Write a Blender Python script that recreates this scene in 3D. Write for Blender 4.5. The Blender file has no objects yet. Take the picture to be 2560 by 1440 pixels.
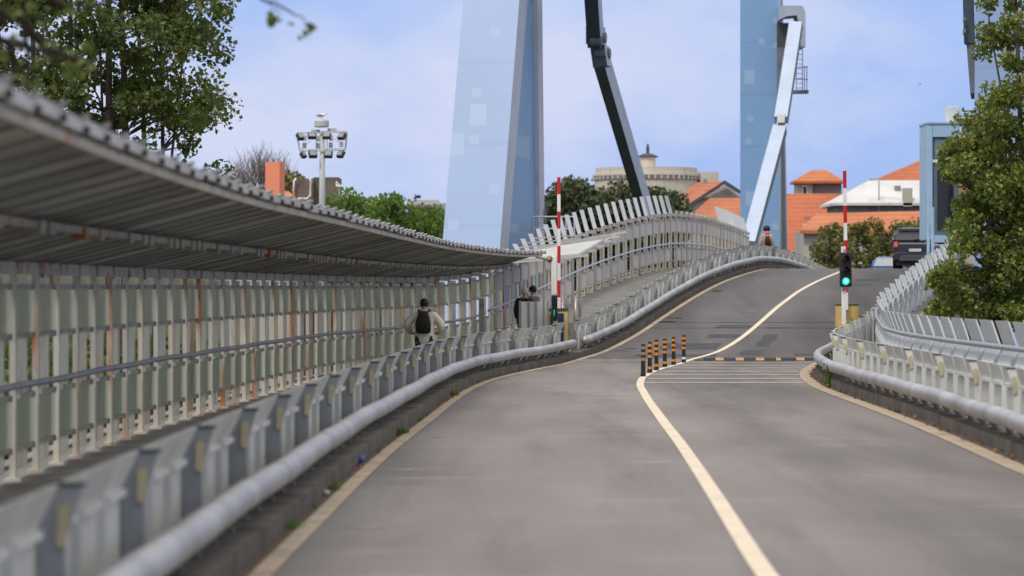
import bpy, math, random
import numpy as np
from mathutils import Vector, Matrix
random.seed(7); rng = np.random.default_rng(7)
C = bpy.context.scene.collection
sc = bpy.context.scene
PI = math.pi
F, H = 8000.0, 1.85            # focal length in photo pixels, eye height
def at(x, y, Y):               # a photo pixel at distance Y -> world point
    return Vector(((x-1280.0)*Y/F, Y, H-(y-720.0)*Y/F))

# ------------------------------------------------------------------ curves of the place (functions of the distance Y)
YS = np.arange(-20.0, 260.0, 0.25)
ip = lambda x, xs, ys: float(np.interp(x, xs, ys))
def curve(tab, sm=3.0):
    a = np.array(tab, float); v = np.interp(YS, a[:,0], a[:,1])
    lo = a[0,1]+(YS-a[0,0])*(a[1,1]-a[0,1])/(a[1,0]-a[0,0]); hi = a[-1,1]+(YS-a[-1,0])*(a[-1,1]-a[-2,1])/(a[-1,0]-a[-2,0])
    v = np.where(YS < a[0,0], lo, np.where(YS > a[-1,0], hi, v))
    n = int(sm/0.25*2)+1; k = np.exp(-0.5*((np.arange(n)-n//2)/(n/5.0))**2); k /= k.sum()
    v = np.convolve(np.pad(v, n//2, mode='reflect', reflect_type='odd'), k, mode='valid')
    return lambda y: float(np.interp(y, YS, v))
zr = curve([(-20,0),(78,0),(84,.14),(90,.55),(95,.93),(100,1.31),(105,1.72),(110,2.1),(115,2.40),(120,2.58),(125,2.61),(130,2.60),(140,2.45),(160,1.9),(200,.9)])
XL = curve([(-20,-1.72),(0,-1.7),(20.6,-1.62),(26.7,-1.54),(31.2,-1.49),(36.5,-1.4),(45.5,-1.15),(51.6,-1.0),(58.7,-.76),(64.3,-.42),(68.8,.06),(75.1,.87),(82.2,2.0),(84.5,2.5),(90,3.57),(95,4.42),(100,5.3),(105,6.28),(110,7.35),(113.5,8.2),(118,9.2),(128,11.0),(140,13.0),(150,14.7),(165,17.3),(200,23)], 3.5)
XC = curve([(-20,1.5),(0,1.55),(20.6,1.63),(23.3,1.69),(27.2,1.78),(32.4,1.89),(37.9,2.0),(43.4,2.08),(52.7,2.24),(60.7,2.42),(65.8,2.67),(71.2,3.16),(75.1,3.68),(80.4,4.5),(82.7,5.07),(85,5.6),(87.3,6.09),(90.4,6.67),(94,7.31),(99.5,8.27),(105.5,9.47),(110.5,10.65),(114.5,11.6),(128,14.2),(150,17.9),(200,26.2)], 2.5)
XR = curve([(-20,4.9),(20,5.0),(32.6,5.16),(36.8,5.3),(42.3,5.45),(48.5,5.55),(54.4,5.6),(60,5.7),(65.8,6.02),(70,6.38),(75.1,6.98),(80,7.75),(85,8.7),(90,9.72),(100,11.55),(110,13.65),(120,15.8),(130,17.7),(150,21.1),(200,29.4)], 3.0)
XPL = lambda y: XL(y)-.30
XBL = lambda y: XL(y)-.55
XWL = curve([(-20,-4.9),(20,-4.8),(40,-4.72),(56,-4.2),(63,-3.9),(69,-3.4),(76,-2.6),(84,-1.15),(92,.25),(103,2.19),(111,4.0),(118,5.55),(128,7.6),(140,9.7),(160,13.2),(200,20)], 4)
XPR = lambda y: XR(y)+.30
XBR = lambda y: XR(y)+.60
XFR = curve([(-20,7.3),(20,7.4),(40,7.35),(54,7.4),(62,7.6),(70,8.15),(78,9.0),(86,9.75),(95,11.6),(103,13.4),(112,15.4),(130,19.3),(160,24.5)], 3)
XE = curve([(0,-2.3),(10,-2.33),(20,-2.45),(30,-2.4),(40,-2.05),(50,-1.74),(62,-1.33),(70,-.85),(76,-.3),(82,.3),(88,1.0),(95,1.8)], 3)
def tang(fn, y):
    d = (fn(y+.5)-fn(y-.5)); n = math.hypot(d, 1); return Vector((d/n, 1/n, 0)), Vector((1/n, -d/n, 0))
def rotz_of(fn, y):            # local +Y runs along the curve, local +X points to its right
    t, n = tang(fn, y); return math.atan2(-t.x, t.y)
def arc(fn, y0, y1, step):
    out, y = [], y0
    while y < y1:
        out.append(y); t, _ = tang(fn, y); y += step*t.y
    return out

# ------------------------------------------------------------------ objects
ORG = {}
def link(o, parent=None):
    C.objects.link(o)
    if parent is not None: o.parent = parent
    return o
def tag(o, label=None, cat=None, group=None, kind=None):
    if label: o['label'] = label
    if cat: o['category'] = cat
    if group: o['group'] = group
    if kind: o['kind'] = kind
    return o
def thing(name, label, cat, loc=(0,0,0), rotz=0.0, group=None):
    o = bpy.data.objects.new(name, None); C.objects.link(o); o.empty_display_size = .2
    o.location = loc; o.rotation_euler = (0,0,rotz); ORG[o.name] = Vector(loc)
    return tag(o, label, cat, group)
def org(p):
    while p.name not in ORG: p = p.parent
    return ORG[p.name]
class MB:
    def __init__(s): s.v, s.f, s.m, s.mi = [], [], [], 0
    def add(s, vs, fs):
        b = len(s.v); s.v += [tuple(p) for p in vs]
        for f in fs: s.f.append(tuple(i+b for i in f)); s.m.append(s.mi)
        return s
    def hexa(s, p): return s.add(p, [(0,3,2,1),(4,5,6,7),(0,1,5,4),(1,2,6,5),(2,3,7,6),(3,0,4,7)])
    def box(s, c, d, R=None):
        c = Vector(c); x, y, z = d[0]/2, d[1]/2, d[2]/2
        P = [Vector(q) for q in ((-x,-y,-z),(x,-y,-z),(x,y,-z),(-x,y,-z),(-x,-y,z),(x,-y,z),(x,y,z),(-x,y,z))]
        if R is not None: P = [R @ q for q in P]
        return s.hexa([q+c for q in P])
    def bar(s, p0, p1, w, h, up=Vector((0,0,1))):
        p0, p1 = Vector(p0), Vector(p1); d = (p1-p0).normalized(); sd = d.cross(up)
        sd = sd.normalized() if sd.length > 1e-4 else Vector((1,0,0)); u = sd.cross(d).normalized()
        q = [(-1,-1),(1,-1),(1,1),(-1,1)]
        return s.hexa([p0+sd*a*w/2+u*b*h/2 for a, b in q]+[p1+sd*a*w/2+u*b*h/2 for a, b in q])
    def tube(s, pts, r, n=8, caps=True):
        pts = [Vector(p) for p in pts]; k = len(pts); rs = r if isinstance(r, (list, tuple)) else [r]*k; vs, fs = [], []
        ref = Vector((0,0,1))
        for i, p in enumerate(pts):
            d = (pts[min(i+1,k-1)]-pts[max(i-1,0)]).normalized()
            a = d.cross(ref)
            if a.length < .1: a = d.cross(Vector((0,1,0)))
            a.normalize(); b = a.cross(d)
            for j in range(n):
                t = 2*PI*j/n; vs.append(p+(a*math.cos(t)+b*math.sin(t))*rs[i])
        for i in range(k-1):
            for j in range(n): fs.append((i*n+j, i*n+(j+1)%n, (i+1)*n+(j+1)%n, (i+1)*n+j))
        if caps: fs += [tuple(range(n-1,-1,-1)), tuple(range((k-1)*n, k*n))]
        return s.add(vs, fs)
    def lathe(s, c, prof, n=24, a0=0., a1=2*PI):
        c = Vector(c); full = abs(a1-a0-2*PI) < 1e-6; m = n if full else n+1; vs, fs = [], []
        for r, z in prof:
            for j in range(m):
                t = a0+(a1-a0)*j/n; vs.append(c+Vector((r*math.cos(t), r*math.sin(t), z)))
        for i in range(len(prof)-1):
            for j in range(n): fs.append((i*m+j, i*m+(j+1)%m, (i+1)*m+(j+1)%m, (i+1)*m+j))
        return s.add(vs, fs)
    def ball(s, c, r, n=12, k=8):
        c = Vector(c); r = Vector(r) if not isinstance(r, (int, float)) else Vector((r,r,r)); vs, fs = [], []
        for i in range(k+1):
            p = PI*i/k
            for j in range(n):
                t = 2*PI*j/n; vs.append(c+Vector((r.x*math.sin(p)*math.cos(t), r.y*math.sin(p)*math.sin(t), r.z*math.cos(p))))
        for i in range(k):
            for j in range(n): fs.append((i*n+j, (i+1)*n+j, (i+1)*n+(j+1)%n, i*n+(j+1)%n))
        return s.add(vs, fs)
    def prism(s, poly, fn, w):   # poly: 2-D points, fn(a,b,t) -> point, extruded for t in (0,w)
        n = len(poly); vs = [fn(a,b,0) for a, b in poly]+[fn(a,b,w) for a, b in poly]
        return s.add(vs, [tuple(range(n-1,-1,-1)), tuple(range(n,2*n))]+[(i,(i+1)%n,n+(i+1)%n,n+i) for i in range(n)])
    def mesh(s, name, mats, off=None, smooth=False):
        me = bpy.data.meshes.new(name); v = s.v if off is None else [(p[0]-off[0], p[1]-off[1], p[2]-off[2]) for p in s.v]
        me.from_pydata(v, [], s.f)
        for m in (mats if isinstance(mats, (list, tuple)) else [mats]): me.materials.append(m)
        if max(s.m, default=0) > 0: me.polygons.foreach_set('material_index', s.m)
        if smooth: me.polygons.foreach_set('use_smooth', [True]*len(s.f))
        me.update(); return me
    def build(s, name, mats, parent=None, local=False, smooth=False):
        off = None if (local or parent is None) else org(parent)
        o = bpy.data.objects.new(name, s.mesh(name, mats, off, smooth)); link(o, parent); return o
    def solo(s, name, mats, label, cat, base, group=None, smooth=False, rotz=None):  # a thing that is one mesh, origin at base
        o = bpy.data.objects.new(name, s.mesh(name, mats, Vector(base), smooth)); link(o); o.location = base
        ORG[o.name] = Vector(base); return tag(o, label, cat, group)
def inst(name, me, parent, p, rz=0.0, sub=False):
    o = bpy.data.objects.new(name, me); link(o, parent); o.location = Vector(p) if sub else Vector(p)-org(parent); o.rotation_euler = (0,0,rz); return o
def soft(o, w=.01, seg=2):
    m = o.modifiers.new('bevel', 'BEVEL'); m.width = w; m.segments = seg; m.limit_method = 'ANGLE'; return o

# ------------------------------------------------------------------ materials
def newmat(name):
    m = bpy.data.materials.new(name); m.use_nodes = True; nt = m.node_tree; b = nt.nodes['Principled BSDF']; return m, nt, b
def N(nt, t, **k):
    n = nt.nodes.new(t)
    for a, v in k.items():
        if a in n.inputs.keys(): n.inputs[a].default_value = v
        else: setattr(n, a, v)
    return n
def ramp(nt, fac, a, b, ca=(0,0,0,1), cb=(1,1,1,1)):
    r = N(nt, 'ShaderNodeValToRGB'); e = r.color_ramp.elements; e[0].position, e[1].position = a, b; e[0].color, e[1].color = ca, cb
    nt.links.new(fac, r.inputs[0]); return r.outputs[0]
def mixc(nt, fac, a, b, mode='MIX'):
    m = N(nt, 'ShaderNodeMix', data_type='RGBA', blend_type=mode)
    for s, v in ((0, fac), (6, a), (7, b)):
        if isinstance(v, (int, float)): m.inputs[s].default_value = v
        elif isinstance(v, tuple): m.inputs[s].default_value = v if len(v) == 4 else v+(1,)
        else: nt.links.new(v, m.inputs[s])
    return m.outputs[2]
def noise(nt, scale, detail=4, stretch=(1,1,1), rough=.55, world=True):
    g = N(nt, 'ShaderNodeNewGeometry').outputs['Position'] if world else N(nt, 'ShaderNodeTexCoord').outputs['Object']
    mp = N(nt, 'ShaderNodeMapping'); mp.inputs['Scale'].default_value = stretch; nt.links.new(g, mp.inputs[0])
    n = N(nt, 'ShaderNodeTexNoise'); n.inputs['Scale'].default_value = scale; n.inputs['Detail'].default_value = detail; n.inputs['Roughness'].default_value = rough
    nt.links.new(mp.outputs[0], n.inputs['Vector']); return n.outputs[0]
def paint(name, col, rough=.55, var=.25, scale=2.0, metal=0., rust=0., rustcol=(.21,.07,.018), streak=(6,6,.6), rand=0., cream=0., creamcol=(.55,.40,.20), grime=0., grimecol=(.10,.085,.06), bump=0., fine=0.):
    m, nt, b = newmat(name); b.inputs['Roughness'].default_value = rough; b.inputs['Metallic'].default_value = metal
    dark = tuple(c*(1-var) for c in col)
    c = mixc(nt, ramp(nt, noise(nt, scale), .35, .65), dark, col)
    if fine: c = mixc(nt, ramp(nt, noise(nt, 60, 2), .3, .7), mixc(nt, fine, c, (0,0,0)), c)
    if rand:
        r = N(nt, 'ShaderNodeObjectInfo').outputs['Random']; c = mixc(nt, ramp(nt, r, 0, 1, (1-rand,)*3+(1,), (1,1,1,1)), (0,0,0), c)
    if cream:
        r = N(nt, 'ShaderNodeObjectInfo').outputs['Random']
        k = N(nt, 'ShaderNodeMath', operation='MULTIPLY'); nt.links.new(ramp(nt, r, .45, .95), k.inputs[0]); nt.links.new(ramp(nt, noise(nt, 1.3, 3, (1,1,.5)), .35, .7, (0,0,0,1), (cream,)*3+(1,)), k.inputs[1])
        c = mixc(nt, k.outputs[0], c, creamcol)
    if grime: c = mixc(nt, ramp(nt, noise(nt, .8, 6, (1.5,1.5,.7)), .52, .75, (0,0,0,1), (grime,)*3+(1,)), c, grimecol)
    if rust: c = mixc(nt, ramp(nt, noise(nt, 1.0, 6, streak), .70-rust*.42, .80-rust*.42), c, mixc(nt, ramp(nt, noise(nt, 9, 3), .3, .7), rustcol, tuple(min(1, q*2.3) for q in rustcol)))
    nt.links.new(c, b.inputs['Base Color'])
    if bump:
        bp = N(nt, 'ShaderNodeBump'); bp.inputs['Strength'].default_value = bump; bp.inputs['Distance'].default_value = .02
        nt.links.new(noise(nt, 40, 3), bp.inputs['Height']); nt.links.new(bp.outputs[0], b.inputs['Normal'])
    return m
def plain(name, col, rough=.5, metal=0., emit=None, es=1.):
    m, nt, b = newmat(name); b.inputs['Roughness'].default_value = rough; b.inputs['Metallic'].default_value = metal
    c = mixc(nt, ramp(nt, noise(nt, 12, 2), .3, .7), tuple(q*.85 for q in col), col); nt.links.new(c, b.inputs['Base Color'])
    if emit: b.inputs['Emission Color'].default_value = emit+(1,); b.inputs['Emission Strength'].default_value = es
    return m
def glassmat(name, tint, diff, clear=.45):
    m, nt, b = newmat(name); nt.nodes.remove(b); out = nt.nodes['Material Output']
    t = N(nt, 'ShaderNodeBsdfTransparent'); t.inputs[0].default_value = tint+(1,)
    d = N(nt, 'ShaderNodeBsdfPrincipled'); d.inputs['Roughness'].default_value = .15; d.inputs['Specular IOR Level'].default_value = .3
    nt.links.new(mixc(nt, ramp(nt, noise(nt, 1.2, 5, (2,2,.5)), .3, .7), tuple(q*.6 for q in diff), diff), d.inputs['Base Color'])
    tr = N(nt, 'ShaderNodeBsdfTranslucent'); tr.inputs[0].default_value = diff+(1,)
    a = N(nt, 'ShaderNodeMixShader'); a.inputs[0].default_value = .45; nt.links.new(d.outputs[0], a.inputs[1]); nt.links.new(tr.outputs[0], a.inputs[2])
    x = N(nt, 'ShaderNodeMixShader'); x.inputs[0].default_value = clear; nt.links.new(a.outputs[0], x.inputs[1]); nt.links.new(t.outputs[0], x.inputs[2])
    nt.links.new(x.outputs[0], out.inputs[0]); return m
def leafmat(name, cols, trans=.35, rough=.5):
    m, nt, b = newmat(name); out = nt.nodes['Material Output']; b.inputs['Roughness'].default_value = rough
    r = N(nt, 'ShaderNodeNewGeometry').outputs['Random Per Island']
    cr = N(nt, 'ShaderNodeValToRGB'); nt.links.new(r, cr.inputs[0]); e = cr.color_ramp.elements
    for i, c in enumerate(cols):
        el = e[i] if i < 2 else e.new(.5); el.position = i/(len(cols)-1); el.color = c+(1,)
    c = cr.outputs[0]
    nt.links.new(c, b.inputs['Base Color']); tl = N(nt, 'ShaderNodeBsdfTranslucent')
    nt.links.new(mixc(nt, .5, c, (.22,.30,.03)), tl.inputs[0])
    x = N(nt, 'ShaderNodeMixShader'); x.inputs[0].default_value = trans; nt.links.new(b.outputs[0], x.inputs[1]); nt.links.new(tl.outputs[0], x.inputs[2]); nt.links.new(x.outputs[0], out.inputs[0])
    return m
def asphalt(name, col, dark):
    m, nt, b = newmat(name); b.inputs['Roughness'].default_value = .85
    c = mixc(nt, ramp(nt, noise(nt, .45, 5, (1,.22,1)), .33, .68), dark, col)
    c = mixc(nt, ramp(nt, noise(nt, 26, 3), .3, .7, (.0,)*3+(1,), (.55,)*3+(1,)), c, tuple(q*.35 for q in col))
    c = mixc(nt, ramp(nt, noise(nt, 1.1, 7, (1,.07,1)), .50, .70, (0,0,0,1), (.62,)*3+(1,)), c, tuple(q*.5 for q in dark))
    c = mixc(nt, ramp(nt, noise(nt, 1.1, 5, (.35,2.2,1)), .6, .72, (0,0,0,1), (.4,)*3+(1,)), c, tuple(min(1,q*1.5) for q in col))
    at_ = N(nt, 'ShaderNodeAttribute', attribute_name='lane').outputs['Fac']
    ad = N(nt, 'ShaderNodeMath', operation='MULTIPLY_ADD'); nt.links.new(noise(nt, .35, 4, (1,.25,1)), ad.inputs[0]); ad.inputs[1].default_value = 1.6; nt.links.new(at_, ad.inputs[2])
    mr = N(nt, 'ShaderNodeMapRange'); nt.links.new(ad.outputs[0], mr.inputs[0]); mr.inputs[1].default_value = -2.9; mr.inputs[2].default_value = 4.5
    w = N(nt, 'ShaderNodeValToRGB'); nt.links.new(mr.outputs[0], w.inputs[0]); e = w.color_ramp.elements; e[0].position = 0; e[0].color = (.80,)*3+(1,); e[1].position = 1; e[1].color = (.60,)*3+(1,)
    for p_, v_ in ((.10,.70),(.22,.12),(.36,.16),(.5,.0),(.58,.35),(.70,1.0),(.84,1.0),(.93,.5)): el = e.new(p_); el.color = (v_,)*3+(1,)
    wn = N(nt, 'ShaderNodeMath', operation='MULTIPLY'); nt.links.new(w.outputs[0], wn.inputs[0]); nt.links.new(ramp(nt, noise(nt, .5, 7, (1.2,.16,1)), .32, .68, (.25,)*3+(1,), (1,1,1,1)), wn.inputs[1])
    c = mixc(nt, wn.outputs[0], c, tuple(q*.28 for q in col))
    nt.links.new(c, b.inputs['Base Color'])
    bp = N(nt, 'ShaderNodeBump'); bp.inputs['Strength'].default_value = .35; bp.inputs['Distance'].default_value = .01
    nt.links.new(noise(nt, 90, 2), bp.inputs['Height']); nt.links.new(bp.outputs[0], b.inputs['Normal']); return m
def tiles(name, col, scale=1.15):
    m, nt, b = newmat(name); b.inputs['Roughness'].default_value = .8
    g = N(nt, 'ShaderNodeNewGeometry').outputs['Position']; mp = N(nt, 'ShaderNodeMapping'); nt.links.new(g, mp.inputs[0])
    def wave(ax, s):
        w = N(nt, 'ShaderNodeTexWave', bands_direction=ax); w.inputs['Scale'].default_value = s; nt.links.new(mp.outputs[0], w.inputs['Vector']); return w.outputs['Fac']
    c = mixc(nt, ramp(nt, noise(nt, .5, 6), .3, .7), tuple(q*.72 for q in col), col)
    c = mixc(nt, ramp(nt, noise(nt, 3, 3), .4, .62, (0,0,0,1), (.3,)*3+(1,)), c, (.30,.085,.04))
    c = mixc(nt, ramp(nt, wave('Z', scale*.8), .0, .3, (.4,)*3+(1,), (0,0,0,1)), c, tuple(q*.4 for q in col))
    c = mixc(nt, ramp(nt, wave('X', scale), .0, .3, (.3,)*3+(1,), (0,0,0,1)), c, tuple(q*.45 for q in col))
    nt.links.new(c, b.inputs['Base Color']); return m

ASPH = asphalt('asphalt_worn', (.295,.268,.254), (.185,.165,.157)); ASPH2 = asphalt('asphalt_ramp', (.150,.137,.137), (.098,.090,.091))
PATCH = paint('asphalt_patch', (.045,.05,.068), .9, .3, 2.5, bump=.3); WALKM = paint('walkway_surface', (.19,.185,.17), .9, .25, 1.4, grime=.5)
LINE = paint('line_paint', (.74,.63,.48), .7, .12, 3, grime=.18, fine=.15); EDGE = paint('edge_line_paint', (.52,.41,.29), .8, .25, 2, grime=.45, fine=.4)
WORN = paint('worn_mark_paint', (.36,.34,.31), .85, .3, 6, fine=.4); THIN = paint('thin_line_paint', (.68,.64,.58), .7, .2, 3, grime=.2, fine=.3)
KERB = paint('kerb_concrete', (.155,.14,.12), .95, .45, 1.7, grime=.65, grimecol=(.05,.045,.035), bump=.6, fine=.35)
DIRT = paint('gutter_dirt', (.13,.10,.065), 1, .5, 6, bump=.6, fine=.4)
CONC = paint('concrete', (.26,.25,.235), .9, .3, .9, grime=.4)
STEEL = paint('barrier_paint', (.64,.65,.615), .5, .12, 1.2, rust=.10, grime=.35, grimecol=(.20,.17,.12), rand=.12)
FINM = paint('post_paint', (.30,.32,.335), .5, .12, 1.2, rust=.03, grime=.2, rand=.1)
PIPE = paint('galvanised_pipe', (.47,.47,.475), .42, .32, 1.1, metal=.35, grime=.6, grimecol=(.15,.14,.13), rust=.08, streak=(3,.7,3), fine=.12)
BRKT = paint('bracket_steel', (.20,.20,.19), .7, .3, 4, rust=.2)
CREAMR = paint('reflector_cream', (.50,.44,.28), .5, .15, 5)
DARKC = plain('dark_cap', (.055,.056,.058), .7)
WPOST = paint('screen_post_paint', (.57,.55,.48), .6, .15, 1.5, rust=.40, streak=(5,5,.45), cream=.75, rand=.3, grime=.3)
WSLAT = paint('screen_slat_paint', (.84,.83,.76), .6, .10, 1.5, rust=.27, streak=(6,6,.35), cream=.8, rand=.15)
def translucent(m, k):
    nt = m.node_tree; b = nt.nodes['Principled BSDF']; tl = N(nt, 'ShaderNodeBsdfTranslucent'); nt.links.new(b.inputs['Base Color'].links[0].from_socket, tl.inputs[0])
    x = N(nt, 'ShaderNodeMixShader'); x.inputs[0].default_value = k; nt.links.new(b.outputs[0], x.inputs[1]); nt.links.new(tl.outputs[0], x.inputs[2]); nt.links.new(x.outputs[0], nt.nodes['Material Output'].inputs[0]); return m
translucent(WSLAT, .5)
WRAIL = paint('screen_bracket_paint', (.42,.41,.38), .6, .3, 4, rust=.28, streak=(3,3,3))
CAPM = paint('screen_cap_paint', (.55,.53,.49), .6, .25, 2, rust=.36, streak=(3,3,3))
ROOFM = paint('canopy_sheet', (.64,.645,.60), .6, .3, .7, rust=.16, streak=(1.2,1.2,1.2), grime=.4, grimecol=(.08,.075,.06), rand=.5)
EDGEM = paint('canopy_edge_paint', (.50,.50,.48), .55, .2, 2, rust=.09, streak=(3,3,3), grime=.3, grimecol=(.26,.22,.16))
RIBM = paint('canopy_groove_shade', (.34,.34,.31), .8, .3, 1, rust=.15); TOPM = paint('canopy_top_dirt', (.36,.33,.29), .9, .4, 2, grime=.5)
PURL = paint('purlin_paint', (.45,.42,.36), .7, .35, 2, rust=.33, streak=(2,2,2))
GLASS = glassmat('screen_glass', (.86,.91,.84), (.76,.80,.70), .30); PANEL2 = paint('screen_panel_paint', (.60,.60,.58), .6, .15, 1.5, rust=.16, streak=(6,6,.4), grime=.3, rand=.15)
BGLASS = glassmat('gate_glass', (.95,.97,.96), (.95,.97,.95), .18)
RAILM = paint('handrail_steel', (.36,.37,.40), .35, .2, 3, metal=.4); RAILB = paint('handrail_blue', (.38,.43,.55), .45, .15, 3)
FENCEM = paint('fence_paint', (.60,.63,.65), .5, .10, 1.2, rust=.05, streak=(5,5,1), grime=.2, grimecol=(.33,.31,.27), rand=.06)
def towermat(name, col, patch, edge):
    m, nt, b = newmat(name); b.inputs['Roughness'].default_value = .45
    g = N(nt, 'ShaderNodeTexCoord').outputs['Object']
    def blocks(sx, sz, th, off):
        mp = N(nt, 'ShaderNodeMapping'); mp.inputs['Scale'].default_value = (sx, .0001, sz); mp.inputs['Location'].default_value = (off, 0, off*1.7); nt.links.new(g, mp.inputs[0])
        v = N(nt, 'ShaderNodeTexVoronoi', distance='CHEBYCHEV', feature='F1'); v.inputs['Scale'].default_value = 1.0; v.inputs['Randomness'].default_value = 1.0; nt.links.new(mp.outputs[0], v.inputs['Vector'])
        wn = N(nt, 'ShaderNodeSeparateColor'); nt.links.new(v.outputs['Color'], wn.inputs[0])
        k = N(nt, 'ShaderNodeMath', operation='MULTIPLY'); nt.links.new(ramp(nt, v.outputs['Distance'], .235, .245, (1,1,1,1), (0,0,0,1)), k.inputs[0]); nt.links.new(ramp(nt, wn.outputs[0], th, th+.01), k.inputs[1]); return k.outputs[0]
    c = mixc(nt, ramp(nt, noise(nt, .35, 4), .3, .7), tuple(q*.93 for q in col), col)
    c = mixc(nt, ramp(nt, noise(nt, .8, 5, (6,6,.15)), .55, .8, (0,0,0,1), (.16,)*3+(1,)), c, patch)
    wv = N(nt, 'ShaderNodeTexWave', bands_direction='Z'); wv.inputs['Scale'].default_value = .11; nt.links.new(g, wv.inputs['Vector']); c = mixc(nt, ramp(nt, wv.outputs['Fac'], .985, 1.0, (0,0,0,1), (.16,)*3+(1,)), c, tuple(q*.5 for q in col))   # plate seams
    c = mixc(nt, blocks(.85, .62, .62, .3), c, patch); c = mixc(nt, blocks(1.4, 1.5, .74, 3.1), c, tuple(q*.97 for q in patch))
    nt.links.new(c, b.inputs['Base Color']); return m
TWF = towermat('tower_paint_pale', (.235,.335,.54), (.27,.37,.54), 0); TWB = towermat('tower_paint_blue', (.19,.335,.56), (.27,.40,.58), 0)
TWE = paint('tower_edge_paint', (.47,.51,.60), .5, .12, .6, rust=.16, streak=(4,4,.5)); ARMD = paint('arm_shade_navy', (.055,.078,.108), .5, .3, 1); ARMS = paint('arm_lit_side_paint', (.36,.42,.52), .5, .15, 1, rust=.03)  # near link arm: shade painted into its dark face, sky light into its side
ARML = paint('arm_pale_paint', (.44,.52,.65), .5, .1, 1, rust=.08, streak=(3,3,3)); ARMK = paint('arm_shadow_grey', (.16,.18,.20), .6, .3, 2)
CABB = paint('cabin_paint', (.36,.52,.68), .5, .1, 1.5, grime=.2); CABF = paint('cabin_frame', (.12,.16,.19), .5, .2, 2); DGLASS = plain('dark_glass', (.012,.016,.016), .08)
WHITE = paint('white_paint', (.74,.74,.72), .45, .08, 3, grime=.15, grimecol=(.4,.36,.28)); RED = paint('red_band', (.50,.012,.012), .4, .1, 4); BLACK = plain('black_plastic', (.012,.012,.012), .55)
YEL = paint('cabinet_yellow', (.66,.46,.15), .5, .1, 3, grime=.15); NAVY = paint('cabinet_navy', (.012,.035,.115), .45, .15, 3)
ORANGE = paint('band_orange', (.68,.24,.015), .45, .1, 6); RUBBER = paint('rubber', (.028,.028,.03), .85, .3, 6, grime=.3, grimecol=(.09,.08,.07)); STRIPE = paint('bump_stripe', (.46,.26,.11), .6, .3, 8, grime=.3)
GREENL = plain('green_lamp', (.02,.5,.38), .3, emit=(.0,.78,.52), es=1.0); GREENC = plain('green_lamp_core', (.3,.8,.7), .3, emit=(.45,1.0,.86), es=1.0); REDL = plain('dim_red_lens', (.03,.004,.003), .25); AMBL = plain('dim_amber_lens', (.03,.009,.003), .25)
STAIN = paint('stainless', (.36,.33,.31), .4, .2, 4, metal=.5); TILE = tiles('roof_tile', (.52,.15,.065)); TILE2 = tiles('roof_tile_bright', (.58,.19,.07)); TILE3 = tiles('roof_tile_far', (.52,.17,.085))
WROOF = paint('white_roof_sheet', (.60,.60,.60), .7, .15, .5, grime=.3); PLAST = paint('plaster', (.44,.42,.37), .9, .25, .5, grime=.5, grimecol=(.2,.19,.17)); PLASTG = paint('plaster_grey', (.25,.25,.24), .9, .25, .5, grime=.4)
STONE = paint('fort_stone', (.60,.54,.46), .9, .2, .35, grime=.4, grimecol=(.25,.21,.17)); STONED = paint('fort_band', (.27,.23,.20), .9, .35, .5, grime=.4); SLATE = paint('slate', (.075,.075,.072), .8, .3, 2)
SALM = paint('salmon_render', (.80,.27,.155), .8, .08, .7); TANKM = paint('tank_concrete', (.20,.165,.14), .9, .35, .6, grime=.7, grimecol=(.07,.06,.05), fine=.2)
MAST = paint('mast_paint', (.50,.51,.50), .5, .12, 1); LAMPD = plain('lamp_housing', (.028,.03,.034), .5); LAMPG = plain('lamp_glass', (.30,.31,.32), .2); BARK = paint('bark', (.095,.072,.05), .95, .4, 5); BARKD = paint('bark_dark', (.035,.025,.018), .95, .4, 5)
SUVM = paint('car_grey_paint', (.040,.047,.062), .28, .1, 2, metal=.3); BLUEC = paint('car_blue_paint', (.045,.095,.27), .25, .1, 2, metal=.2); TRIM = plain('car_black_trim', (.02,.02,.021), .6); BUMPG = plain('bumper_grey', (.065,.064,.064), .6)
TAIL = plain('tail_lamp', (.50,.03,.025), .2); TAILW = plain('tail_lamp_core', (.75,.25,.22), .2); REFLR = plain('red_reflector', (.28,.01,.012), .25); PLATE = plain('plate_white', (.62,.62,.60), .4); PLATEB = plain('plate_blue', (.03,.08,.4), .4); GREYMK = plain('grey_mark', (.24,.24,.24), .5)
CARGL = plain('car_glass', (.085,.085,.085), .05); SCREENG = plain('windscreen', (.30,.34,.34), .12); TYRE = plain('tyre', (.012,.012,.012), .9); RIM = plain('wheel_rim', (.25,.25,.26), .35, .6)
SKIN = plain('skin', (.45,.25,.17), .6); COATB = paint('beige_coat', (.85,.79,.62), .85, .25, 5); COATK = paint('black_coat', (.008,.009,.013), .8, .2, 5); COATP = paint('pink_beige_coat', (.52,.34,.26), .85, .2, 6); BAGM = paint('black_bag', (.013,.012,.010), .75, .3, 8); TROUS = plain('dark_trousers', (.016,.018,.024), .85); JEANS = plain('blue_trousers', (.035,.05,.10), .85)
HAIRD = plain('dark_hair', (.010,.007,.007), .6); HAIRW = plain('white_hair', (.52,.48,.43), .8); SCARFP = plain('coral_scarf', (.68,.22,.20), .8); CAPW = plain('white_band', (.62,.60,.55), .7); JACKG = plain('grey_green_jacket', (.10,.10,.085), .85)
ROCK = paint('pale_rock', (.42,.40,.35), .95, .35, 1.0, bump=.5); SOIL = paint('soil_grass', (.075,.085,.03), 1, .5, .4, fine=.4); BLUEL = plain('blue_plastic', (.05,.09,.35), .3)
GULLW = plain('gull_white', (.75,.75,.75), .7); GULLG = plain('gull_grey', (.22,.22,.23), .7); HORN = paint('horn_cream', (.34,.26,.13), .4, .3, 6)
L_POP = leafmat('poplar_leaf', [(.03,.062,.012),(.052,.092,.018),(.085,.13,.026),(.14,.15,.03)], .35)
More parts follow.
